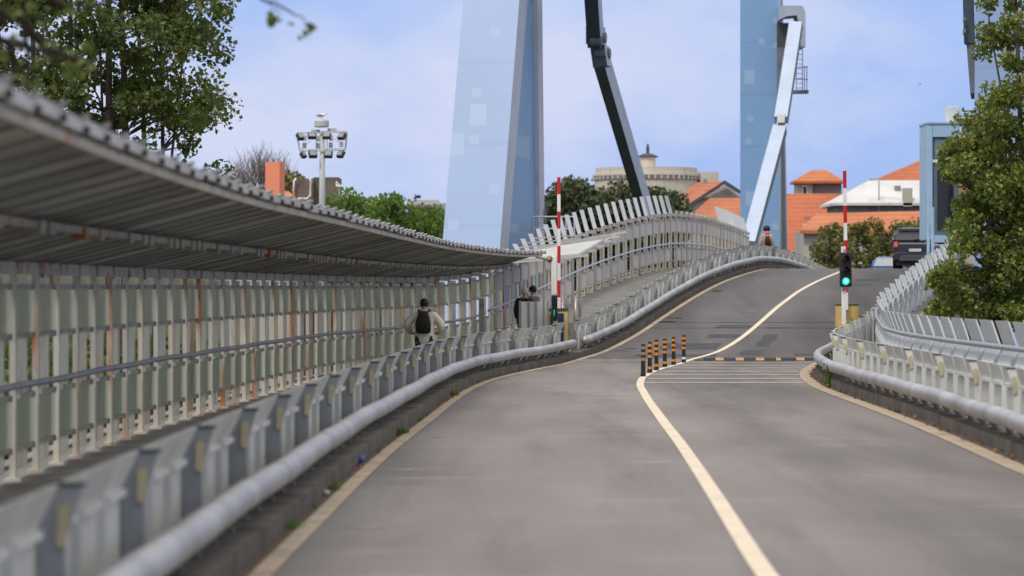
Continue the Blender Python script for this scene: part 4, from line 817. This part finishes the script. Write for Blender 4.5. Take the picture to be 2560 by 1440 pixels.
m.build('limbs', BARKD, t, smooth=True); P = []
for p in tips: P += [np.array(p)+rng.normal(size=3)*np.array([.07,.15,.06]) for _ in range(5)]
for x, y, k, sg in ((684,48,9,.020),(772,75,12,.026),(728,65,2,.008),(60,225,14,.05)): P += [np.array(at(x, y, 21))+rng.normal(size=3)*np.array([sg,.05,sg*1.1]) for _ in range(k)]
leaves('crown', L_POP, t, np.array(P), .055)
# far trees
def far_tree(name, label, px0, px1, ytop, ybot, Y, n, k, size, lm, r, group, dY=2.0, bark=BARK):
    cx = (px0+px1)/2; hw = (px1-px0)/2
    ok = lambda x, y: ((x-cx)/hw)**2+(max(0, (ytop+ybot)/2-y)/((ybot-ytop)/2))**2 < random.uniform(.65,1.1)
    cl = clumps_px(n, (px0,px1), (ytop,ybot), Y, dY, ok, r); b = at(cx, 900, Y); b.z = ground_z(b.x, Y)-.2
    return tree(name, label, b, [(b, at(cx+random.uniform(-10,10), ytop+(ybot-ytop)*.3, Y), .16)], cl, k, size, lm, bark, 1.6, group, twig=True)
far_tree('plane_tree', 'fresh green plane tree directly behind the floodlight mast', 770, 930, 492, 690, 135, 46, 90, .20, L_PLN, (.45,.8), 'fresh green trees beyond the canopy')
far_tree('plane_tree', 'fresh green plane tree between the mast and the grey low house', 875, 1040, 490, 700, 140, 48, 90, .20, L_PLN, (.45,.8), 'fresh green trees beyond the canopy')
far_tree('plane_tree', 'fresh green plane tree touching the left edge of the large pale tower', 985, 1150, 520, 720, 142, 46, 90, .20, L_PLN, (.45,.8), 'fresh green trees beyond the canopy')
far_tree('pine_tree', 'dark rounded pine right of the large pale tower', 1340, 1530, 462, 640, 190, 70, 190, .26, L_PIN, (.8,1.3), 'dark pines below the fort')
far_tree('pine_tree', 'dark rounded pine below the round fort, behind the leaning plates', 1480, 1640, 478, 660, 195, 68, 190, .26, L_PIN, (.8,1.3), 'dark pines below the fort')
far_tree('pine_tree', 'dark pine behind the foot of the dark link arm', 1590, 1715, 478, 650, 188, 60, 190, .26, L_PIN, (.7,1.1), 'dark pines below the fort')
for i, (a, b, yt, yb, Y, lab) in enumerate(((2030,2130,560,700,172,'olive brown scrub bush behind the traffic light, before the tiled roof'),(2090,2200,535,700,176,'tallest olive scrub bush, between the traffic light and the SUV'),(2170,2270,545,700,180,'olive scrub bush above the blue car'),(2235,2340,540,690,184,'dark olive scrub bush above the dark SUV roof'))):
    far_tree('scrub_bush', lab, a, b, yt, yb, Y, 38, 90, .17, L_SCR, (.32,.65), 'scrub bushes on the far bank', 1.5)
for i, (x, y, sz) in enumerate(((2045,655,14),(2062,640,10),(2215,633,20),(2090,640,9),(2130,655,12),(2150,662,10),(2195,640,12))):
    m = MB(); Y = 172+i*.4; c = at(x,y,Y); c.z = ground_z(c.x, Y)+.05; m.ball((0,0,0), (sz*.8*Y/F,.4,sz*.55*Y/F), 9, 6); m.v = [tuple(Vector(p)*random.uniform(.6,1.25)+c) for p in m.v]
    o = m.solo('pale_rock', ROCK, 'pale boulder in the scrub on the far bank', 'boulder', c, 'pale boulders in the scrub')
# hedge-like shrubs behind the screen wall (seen through its gaps)
for i in range(9):
    Y = 27+i*6.5; x = -8.2+random.uniform(-.5,.5); b = Vector((x, Y, -3.2)); cl = [((x+random.uniform(-1,1), Y+random.uniform(-2.8,2.8), random.uniform(-2.6,.7)), random.uniform(.5,.9)) for _ in range(18)]
    tree('hedge_shrub', 'dense green shrub growing behind the screen wall, glimpsed through its gaps', b, [(b, b+Vector((0,0,3)), .08)], cl, 100, .16, L_HDG, BARK, 1.2, 'shrubs behind the screen wall', 'shrub')
# bare tree behind the salmon chimney
t = thing('bare_tree', 'leafless grey twiggy tree behind the salmon chimney', 'tree', at(650,700,165)); m = MB(); m.tube([at(650,900,165), at(652,560,165), at(650,480,165)], [.25,.2,.15], 8); m.build('trunk', BARK, t, smooth=True); m = MB(); mm = MB()
BTW = paint('bare_twig', (.20,.16,.14), .9, .3, 3)
for i in range(150):
    a = random.uniform(-1,1); p = at(650+a*35, random.uniform(450,500), 165+random.uniform(-1,1)); q = at(652+a*88+random.uniform(-12,12), 385+abs(a)**1.5*45+random.uniform(0,40), 165+random.uniform(-1.5,1.5)); L = branch(m, p, q, .022, .007, .1, 5)
    for k in range(5): s = random.choice(L[1:]); branch(m, s, s+Vector((random.uniform(-.5,.5),random.uniform(-.3,.3),random.uniform(.2,1.0))), .010, .004, .1, 3)
m.build('limbs', BTW, t)
far_tree('evergreen_bush', 'dark olive bush wedged between the salmon chimney and the concrete tank', 700, 748, 432, 520, 158, 14, 60, .2, L_SCR, (.3,.5), None)
# weeds and litter along the kerbs
def weed(label, x, Y, z, n, h, w, lm=L_GRS, name='kerb_weed', cat='weed'):
    t = thing(name, label, cat, (x,Y,z), 0, 'weeds along the kerb'); m = MB()
    for i in range(max(3,n//6)): branch(m, (x,Y,z), (x+random.uniform(-w,w),Y+random.uniform(-w,w),z+h*random.uniform(.5,1)), .006, .002, .2, 4)
    m.build('stem', paint('weed_stem', (.09,.13,.03), .8, .2, 4), t); P = np.array([(x+random.gauss(0,w*.5), Y+random.gauss(0,w), z+h*random.uniform(.02,1)**1.2) for _ in range(n)]); leaves('foliage', lm, t, P, .05)
weed('green weed sprouting tall from the right kerb under the pipe rail', XR(60)+.22, 60, 0, 110, .42, .10)
for px, py, n, h, lab in ((1010,1085,75,0.072,'thick green weed tuft spilling over the left edge line'),(1058,1052,20,0.060,'small weed tuft just beyond the thick one on the left kerb'),(800,1225,30,0.060,'weed tuft at the left kerb near the litter'),(710,1320,30,0.060,'weed tuft at the left kerb nearest the viewer'),(1100,990,40,.08,'sparse weed tuft on the left kerb where the road starts to bend'),(1365,910,25,.06,'tiny yellowish weed tuft on the left kerb before the cabinet')):
    Y = yat(py); weed(lab, XL(Y)-.12, Y, 0, n, h, .09)
P = []
for k in range(220):
    Y = random.uniform(24,76); s = random.random() < .6; P.append(((XR(Y)+random.uniform(.10,.27)) if s else (XL(Y)-random.uniform(.06,.17)), Y, .018))
t = thing('fallen_leaves', 'scattered brown dead leaves in the gutters along both kerbs', 'dead leaves', (0,24,0)); t['kind'] = 'stuff'; o = leaves('dead_leaf_scatter', L_DRY, t, np.array(P), .05)
Y = yat(1160); c = Vector((XL(Y)-.14, Y, .05)); m = MB(); m.ball((0,0,0), (.042,.05,.042), 10, 7); m.v = [tuple(Vector(p)*random.uniform(.85,1.1)+c) for p in m.v]; m.mi = 0; m.solo('crumpled_bottle', BLUEL, 'small crumpled blue plastic litter in the left gutter', 'litter', Vector((c.x,c.y,0)), smooth=True)
Y = yat(1240); c = Vector((XL(Y)-.13, Y, .03)); m = MB(); m.ball((0,0,0), (.03,.05,.025), 8, 6); m.v = [tuple(Vector(p)*random.uniform(.8,1.2)+c) for p in m.v]; m.solo('crumpled_paper', CAPW, 'small crumpled white paper scrap in the left gutter', 'litter', Vector((c.x,c.y,0)))

# ------------------------------------------------------------------ buildings beyond
def wall_box(m, x0, x1, yt, Y, D, zb=None):
    a, b = at(x0,yt,Y), at(x1,yt,Y); z0 = ground_z(a.x, Y)-.6 if zb is None else zb
    return m.box(((a.x+b.x)/2, Y+D/2, (z0+a.z)/2), (b.x-a.x, D, a.z-z0))
def pitched(m, x0, x1, r0, r1, ye, yr, Y, D, hang=.0):            # hip / gable roof: eaves x0..x1 at row ye, ridge r0..r1 at row yr half-way back
    h = D/2; E = [at(x0,ye,Y), at(x1,ye,Y)]; B = [Vector((E[0].x,Y+D,E[0].z)), Vector((E[1].x,Y+D,E[1].z))]
    R = [Vector((at(r0,yr,Y+h).x, Y+h, at(r0,yr,Y+h).z)), Vector((at(r1,yr,Y+h).x, Y+h, at(r1,yr,Y+h).z))]; d = Vector((0,0,-.18))
    m.add([E[0],E[1],B[1],B[0],R[0],R[1]]+[p+d for p in (E[0],E[1],B[1],B[0])], [(0,1,5,4),(1,2,5),(2,3,4,5),(3,0,4),(6,7,1,0),(7,8,2,1),(8,9,3,2),(9,6,0,3),(9,8,7,6)])
def window(parent, x0, y0, x1, y1, Y, mat=CABF, frame=WHITE):
    f = pbox(MB(), x0, y0, x1, y1, Y-.06, .1).build('window', frame, parent); pbox(MB(), x0+(x1-x0)*.15, y0+(y1-y0)*.12, x1-(x1-x0)*.15, y1-(y1-y0)*.12, Y-.075, .05).build('pane', mat, f)
# salmon house with chimney block
t = thing('salmon_house', 'low house with orange roof and a big salmon chimney block', 'house', at(690,700,150)); wall_box(MB(), 560, 735, 505, 150, 6).build('wall', PLAST, t); m = MB(); pitched(m, 550, 742, 570, 722, 505, 478, 149.7, 6.6); m.build('roof', TILE2, t)
m = MB(); a, b = at(658,404,148), at(712,404,148); R = Matrix.Rotation(-.52, 3, 'Z'); m.box(((a.x+b.x)/2, 148.6, (a.z+1.0+at(0,520,148).z)/2-.5), (.80,.42,a.z-at(0,520,148).z), R); o = m.build('chimney', SALM, t)
# concrete tank block
t = thing('concrete_tank', 'stained brown concrete tank block with white pipes beside the floodlight mast', 'tank block', at(790,700,156)); wall_box(MB(), 733, 783, 446, 156, 3).build('wall', TANKM, t); wall_box(MB(), 784, 846, 443, 156.6, 3).build('wall', TANKM, t)
for pts in (((741,446),(735,452),(734,505)),((774,446),(777,452),(776,488),(768,497),(745,497))):
    m = MB(); m.tube([at(x,y,155.8) for x, y in pts], .055, 8); m.build('pipe', WHITE, t, smooth=True)
t = thing('security_camera', 'small white camera on a thin pole at the edge of the concrete tank', 'camera', at(848,500,155)); m = MB(); m.tube([at(848,505,155), at(848,458,155)], .03, 6); m.build('pole', WHITE, t); m = MB(); m.box(at(850,465,154.8), (.34,.16,.09)); m.box(at(842,460,154.8), (.10,.14,.24)); soft(m.build('housing', WHITE, t), .02)
# grey low house with weather vane
t = thing('grey_house', 'low grey building beyond the fresh green trees, left of the large tower', 'house', at(1060,700,230)); wall_box(MB(), 1020, 1098, 512, 230, 8).build('wall', PLASTG, t); m = MB(); pitched(m, 1016, 1102, 1024, 1096, 512, 500, 229.6, 8); m.build('roof', PLASTG, t); wall_box(MB(), 1096, 1125, 508, 233, 6).build('annex', PLAST, t); wall_box(MB(), 955, 1000, 497, 240, 6).build('annex', PLAST, t)
t = thing('roof_antenna', 'small dark rooftop antenna on the low grey building', 'antenna', at(1039,502,230)); m = MB(); m.tube([at(1039,504,230), at(1039,486,230)], .06, 6); m.build('pole', SLATE, t); m = MB(); m.bar(at(1034,496,230), at(1049,490,230), .1, .12); m.box(at(1047,492,230), (.3,.1,.22)); m.build('head', SLATE, t)
# round fort with lantern
Y = 330; c = at(1622,430,Y); c.y = Y+5.5; zz = lambda y: at(0,y,Y).z; R0 = 5.45
t = thing('round_fort', 'round pale stone fort with parapet and small capped lantern on top', 'fort', Vector((c.x, c.y, ground_z(c.x,Y)))); gz = ground_z(c.x, Y)-1
def cyl(r, z0, z1, mt, nm, n=48): m = MB(); m.lathe((c.x,c.y,0), [(0,z0),(r,z0),(r,z1),(0,z1)], n); return m.build(nm, mt, t)
cyl(R0, gz, zz(446), STONE, 'wall'); cyl(R0+.14, zz(446), zz(437), STONED, 'frieze'); cyl(R0+.2, zz(437), zz(432.5), STONE, 'cornice'); cyl(R0-.1, zz(432.5), zz(416), STONE, 'parapet')
m = MB()
for k in range(26):
    a = -PI+k*PI/26*1.0; 
    m.box((c.x+math.cos(a)*(R0+.12), c.y+math.sin(a)*(R0+.12), (zz(446)+zz(437))/2), (.16,.16,zz(437)-zz(446)))
m.build('bracket_row', STONE, t)
lx = at(1625,400,Y).x-c.x; m = MB(); m.lathe((c.x+lx,c.y,0), [(0,zz(418)),(.82,zz(418)),(.82,zz(386)),(0,zz(386))], 24); lo = m.build('lantern', STONE, t); m = MB(); m.lathe((c.x+lx,c.y,0), [(0,zz(388)),(1.05,zz(388)),(1.1,zz(385)),(.5,zz(379)),(.12,zz(377)),(0,zz(377))], 24); m.build('lantern_roof', SLATE, lo); m = MB(); m.lathe((c.x+lx,c.y,0), [(0,zz(379)),(.15,zz(379)),(.18,zz(365)),(.1,zz(354)),(0,zz(354))], 10); m.build('finial', SLATE, lo)
wall_box(MB(), 1750, 1797, 430, Y+4, 4).build('annex', STONE, t)
m = MB(); a = at(1557,482,Y); pts = [(math.cos(k*PI/12)*.42, math.sin(k*PI/12)*.42) for k in range(13)]; m.prism(pts, lambda p,q,w: Vector((a.x+p, Y+.45+w*0+.0+w, a.z+q)), .3)
m.build('arch_window', SLATE, t)
t = thing('small_roof_house', 'small tiled roof peeping out below the round fort', 'house', at(1560,560,300)); wall_box(MB(), 1515, 1600, 487, 300, 4).build('wall', PLAST, t); m = MB(); pitched(m, 1512, 1603, 1520, 1596, 487, 470, 299.8, 4.5); m.build('roof', TILE3, t)
# gabled houses between fort and far tower
t = thing('gabled_house', 'orange roofed house with cream gable end right of the round fort', 'house', at(1760,560,270)); Y = 270
wall_box(MB(), 1694, 1852, 512, Y+1, 8).build('wall', PLAST, t)
m = MB(); e = [at(1650,530,Y), at(1768,492,Y+.5), at(1812,452,Y+7), at(1742,456,Y+7)]; m.add(e+[p-Vector((0,0,.2)) for p in e], [(0,1,2,3),(7,6,5,4),(0,4,5,1),(1,5,6,2),(2,6,7,3),(3,7,4,0)]); m.build('roof', TILE3, t)
m = MB(); m.add([at(1700,530,Y+.2), at(1850,530,Y+.6), at(1852,490,Y+.8), at(1812,462,Y+.9)], [(0,1,2,3)]); m.build('gable', PLAST, t)
m = MB(); m.bar(at(1698,530,Y-.1), at(1812,455,Y+.2), .5, .25); m.bar(at(1810,455,Y+.2), at(1860,487,Y-.1), .5, .32); m.build('verge', SLATE, t)
pbox(MB(), 1760, 447, 1768, 458, Y+3.5, .6).build('chimney', PLASTG, t)
t = thing('tiled_shed', 'low bright tiled roof in front of the cream gable, left of the far tower', 'shed', at(1800,600,255)); wall_box(MB(), 1730, 1875, 545, 255, 6).build('wall', PLAST, t); m = MB(); pitched(m, 1725, 1885, 1775, 1880, 545, 495, 254.6, 7); m.build('roof', TILE3, t)
# big tiled building at the right
t = thing('tiled_hall', 'large building with wide orange tiled roof behind the traffic light barrier', 'building', at(2060,640,235)); Y = 235
wall_box(MB(), 1900, 2150, 645, Y, 12).build('wall', PLAST, t); m = MB(); pitched(m, 1895, 2330, 1930, 2160, 645, 484, Y-.4, 15); m.build('roof', TILE, t)
pbox(MB(), 2011, 542, 2024, 562, Y+4.0, .9).build('chimney', PLASTG, t); pbox(MB(), 2006, 560, 2028, 566, Y+3.4, .5).build('chimney_base', WHITE, t); m = MB(); m.box(at(2034,580,Y+3.3), (.55,.5,.18)); m.build('skylight', DGLASS, t)
t = thing('roof_turret', 'small square turret with hipped tile roof on top of the tiled hall', 'turret', at(2050,487,244)); Y = 244
wall_box(MB(), 1993, 2031, 452, Y, 2.8, at(0,500,Y).z).build('wall', PLAST, t); wall_box(MB(), 2031.5, 2104, 452, Y+.4, 2.4, at(0,500,Y).z).build('wall', PLASTG, t); m = MB(); pitched(m, 1986, 2110, 2030, 2066, 452, 425, Y-.5, 4); m.build('roof', TILE2, t); window(t, 2006, 464, 2018, 487, Y, DGLASS)
t = thing('white_roofed_house', 'grey walled house with pale sheet roof left of the control cabin', 'house', at(2200,600,222)); Y = 222
wall_box(MB(), 2096, 2360, 508, Y, 8).build('wall', PLASTG, t); m = MB(); pitched(m, 2080, 2400, 2172, 2390, 507, 451, Y-.6, 9); m.build('roof', WROOF, t)
pbox(MB(), 2130, 487, 2154, 497, Y+1.1, .6).build('roof_vent', PLASTG, t); pbox(MB(), 2238, 464, 2252, 482, Y+1.7, .6).build('roof_vent', PLASTG, t); pbox(MB(), 2258, 470, 2281, 516, Y-.6, .6).build('chimney', PLAST, t); pbox(MB(), 2176, 446, 2196, 454, Y+4, .6).build('chimney', PLAST, t)
pbox(MB(), 2196, 452, 2199, 530, Y-.1, .08).build('downpipe', PLAST, t)
t = thing('tiled_lean_to', 'long bright orange tiled lean to below the white roofed house', 'lean to', at(2180,640,212)); Y = 212
m = MB(); a, b = at(2000,575,Y), at(2380,575,Y); c2, d2 = at(2040,533,Y+8), at(2380,526,Y+8); m.add([a,b,d2,c2]+[p-Vector((0,0,.25)) for p in (a,b,d2,c2)], [(0,1,2,3),(7,6,5,4),(0,4,5,1),(1,5,6,2),(2,6,7,3),(3,7,4,0)]); m.build('roof', TILE2, t); wall_box(MB(), 2010, 2370, 577, Y+.5, 7).build('wall', PLAST, t)
t = thing('tiled_house', 'house with steep orange tiled roof farther back, left of the control cabin', 'house', at(2280,560,262)); Y = 262
wall_box(MB(), 2200, 2440, 452, Y, 9).build('wall', PLAST, t); m = MB(); pitched(m, 2188, 2452, 2312, 2330, 452, 396, Y-.6, 10); m.build('roof', TILE, t); pbox(MB(), 2188, 447, 2206, 455, Y-1, .6).build('chimney', PLAST, t)
# small orange house behind the shrubs at far left (seen through the screen)
t = thing('orange_roof_house', 'orange roofed house glimpsed through the near gaps of the screen wall', 'house', (-17,72,-3.2)); m = MB(); m.box((-17,75,-1.2), (9,9,4)); m.build('wall', PLAST, t); m = MB(); m.prism([(-5,0),(5,0),(0,2.2)], lambda a,b,c: Vector((-17+a,70+c,.8+b)), 10); m.build('roof', TILE2, t)

# ------------------------------------------------------------------ floodlight mast with gull
Y = 128
t = thing('floodlight_mast', 'tall white floodlight mast with drum top and two rows of lamps', 'floodlight mast', at(805,720,Y)); gz = ground_z(-7,Y); zc = lambda y: at(0,y,Y).z; xm = at(805.5,0,Y).x
m = MB(); m.tube([(xm,Y,gz),(xm,Y,zc(500)),(xm,Y,zc(330))], [.20,.125,.095], 16); m.build('pole', MAST, t, smooth=True)
m = MB(); m.lathe((xm-.02,Y,0), [(0,zc(318)),(.27,zc(318)),(.29,zc(316)),(.29,zc(303)),(.26,zc(300)),(0,zc(297))], 24); m.build('drum', MAST, t)
m = MB(); fr = [(741,334),(868,330),(864,375),(749,378)]
for (a,b),(c2,d2) in zip(fr, fr[1:]+fr[:1]): m.tube([at(a,b,Y-.15), at(c2,d2,Y-.15)], .022, 6)
for (a,b),(c2,d2) in zip(fr, fr[1:]+fr[:1]): m.tube([at(a*.97+24,b-3,Y+.5), at(c2*.97+24,d2-3,Y+.5)], .018, 6)
for a, b, c2, d2 in ((749,378,775,352),(835,346,858,362),(790,334,792,378),(817,334,818,378)): m.tube([at(a,b,Y-.1), at(c2,d2,Y-.1)], .015, 6)
m.build('frame', MAST, t)
for x, y, w, h, yaw in ((750,342,17,16,.7),(780,340,21,14,.15),(817,340,21,14,-.15),(855,341,20,16,-.6),(758,388,14,14,.9),(782,386,21,17,.3),(821,386,21,17,-.1),(852,386,18,17,-.6)):
    c = at(x,y,Y-.3); R = Matrix.Rotation(yaw,3,'Z') @ Matrix.Rotation(-.65,3,'X'); q = Y/F
    m = MB(); m.box(c, (w*q,.16,h*q*1.1), R); lo = m.build('floodlight', LAMPD, t); soft(lo, .02); m = MB(); m.box(c+R @ Vector((0,-.088,0)), (w*q*.72,.02,h*q*.75), R); m.build('lamp_glass', LAMPG, lo)
    m = MB(); m.bar(c+Vector((0,.1,0)), c+Vector((0,.16,.14)), .05, .05); m.build('yoke', LAMPD, lo)
for x, y in ((762,345),(796,346),(828,345),(761,364),(794,364),(827,363),(853,361)):
    m = MB(); m.box(at(x,y,Y+.1), (.15,.1,.22)); m.build('ballast_box', MAST, t)
for x, y in ((789,328),(830,325)): m = MB(); m.box(at(x,y,Y+.2), (.34,.3,.12)); m.build('control_box', MAST, t)
def gull(label, P, yaw, fly=False, s=1.0, group=None):
    t = thing('gull', label, 'gull', P, yaw, group); m = MB(); m.tube([Vector(p)*s for p in ((-.24,0,.10),(-.14,0,.13),(0,0,.16),(.12,0,.19),(.17,0,.24),(.21,0,.26),(.25,0,.25))], [.012*s,.05*s,.08*s,.065*s,.042*s,.045*s,.01*s], 10); m.build('body', GULLW, t, local=True, smooth=True)
    if fly:
        for k in (-1,1): m = MB(); m.add([Vector(p)*s for p in ((.1,0,.18),(-.08,0,.17),(-.02,.35*k,.30),(.12,.35*k,.31),(-.12,.72*k,.24),(-.05,.74*k,.25))], [(0,1,2,3),(3,2,4,5)]); m.build('wing', GULLG, t, local=True)
    else:
        for k in (-1,1):
            m = MB(); m.ball(Vector((-.07,.06*k,.165))*s, (.17*s,.022*s,.05*s), 10, 6); m.build('wing', GULLG, t, local=True, smooth=True)
            m = MB(); m.tube([Vector((.0,.03*k,.10))*s, Vector((.0,.03*k,0))], .007*s, 6); m.build('leg', HORN, t, local=True)
        m = MB(); m.tube([Vector((.25,0,.252))*s, Vector((.31,0,.24))*s], [.014*s,.005*s], 6); m.build('beak', HORN, t, local=True)
gull('white gull perched on the drum of the floodlight mast', Vector((xm-.03,Y,zc(297)-.01)), .35, False, .85)
gull('tiny gull flying high right of the far tower', at(2242,118,320), 1.2, True, .9); gull('tiny gull flying lower in the sky, nearer the right tree', at(2298,215,330), .4, True, .9)

# ------------------------------------------------------------------ sky, sun, camera
SD = Vector((-.34,-.62,.95)).normalized(); el = math.asin(SD.z); az = math.atan2(SD.x, SD.y)
w = bpy.data.worlds.new('World'); sc.world = w; w.use_nodes = True; nt = w.node_tree; bg = nt.nodes['Background']
sky = N(nt, 'ShaderNodeTexSky'); sky.sky_type = 'NISHITA'; sky.sun_disc = False; sky.sun_elevation = el; sky.sun_rotation = az; sky.air_density = 1.0; sky.dust_density = 1.6; sky.ozone_density = 1.3
tc = N(nt, 'ShaderNodeTexCoord').outputs['Generated']
def cl(scale, st, a, b, top, off=0):
    mp = N(nt, 'ShaderNodeMapping'); mp.inputs['Scale'].default_value = st; mp.inputs['Location'].default_value = (off,off*.3,off*.7); nt.links.new(tc, mp.inputs[0])
    n = N(nt, 'ShaderNodeTexNoise'); n.inputs['Scale'].default_value = scale; n.inputs['Detail'].default_value = 6; n.inputs['Roughness'].default_value = .52; nt.links.new(mp.outputs[0], n.inputs['Vector'])
    return ramp(nt, n.outputs[0], a, b, (0,0,0,1), (top,)*3+(1,))
CLOUD_BASE, CLOUD_TOP, CLOUD_FILL = (1.40,1.98,3.62), (2.60,2.84,3.70), (4.9,4.65,4.35)
c = mixc(nt, .93, sky.outputs[0], CLOUD_BASE)
c = mixc(nt, cl(8, (1,1,1.8), .45, .66, 1.0, 2.3), c, CLOUD_TOP); c = mixc(nt, cl(20, (1,1,2.0), .48, .72, .5, 5.1), c, CLOUD_TOP)
zz_ = N(nt, 'ShaderNodeSeparateXYZ'); nt.links.new(tc, zz_.inputs[0]); c = mixc(nt, ramp(nt, zz_.outputs[2], .10, .40, (0,0,0,1), (.85,)*3+(1,)), c, CLOUD_FILL)   # warm white cloud added overhead, out of view, as fill light
nt.links.new(c, bg.inputs['Color']); bg.inputs['Strength'].default_value = .15
sun = bpy.data.lights.new('Sun', 'SUN'); sun.energy = 1.3; sun.angle = math.radians(10); sun.color = (1,.955,.89); so = bpy.data.objects.new('Sun', sun); C.objects.link(so); so.rotation_euler = SD.to_track_quat('Z','Y').to_euler()
cam = bpy.data.cameras.new('Camera'); co = bpy.data.objects.new('Camera', cam); C.objects.link(co); co.location = (0,0,H); co.rotation_euler = (PI/2,0,0)
cam.sensor_width = 36; cam.lens = F/2560*36; cam.clip_start = .5; cam.clip_end = 6000
cam.dof.use_dof = True; cam.dof.focus_distance = 74; cam.dof.aperture_fstop = 2.1
sc.camera = co
vs = sc.view_settings; vs.view_transform = 'Standard'; vs.look = 'None'; vs.gamma = 1; vs.use_curve_mapping = False; vs.exposure = .72
sc.cycles.use_denoising = True; sc.cycles.max_bounces = 8; sc.cycles.diffuse_bounces = 5; sc.cycles.transparent_max_bounces = 12; sc.render.film_transparent = False
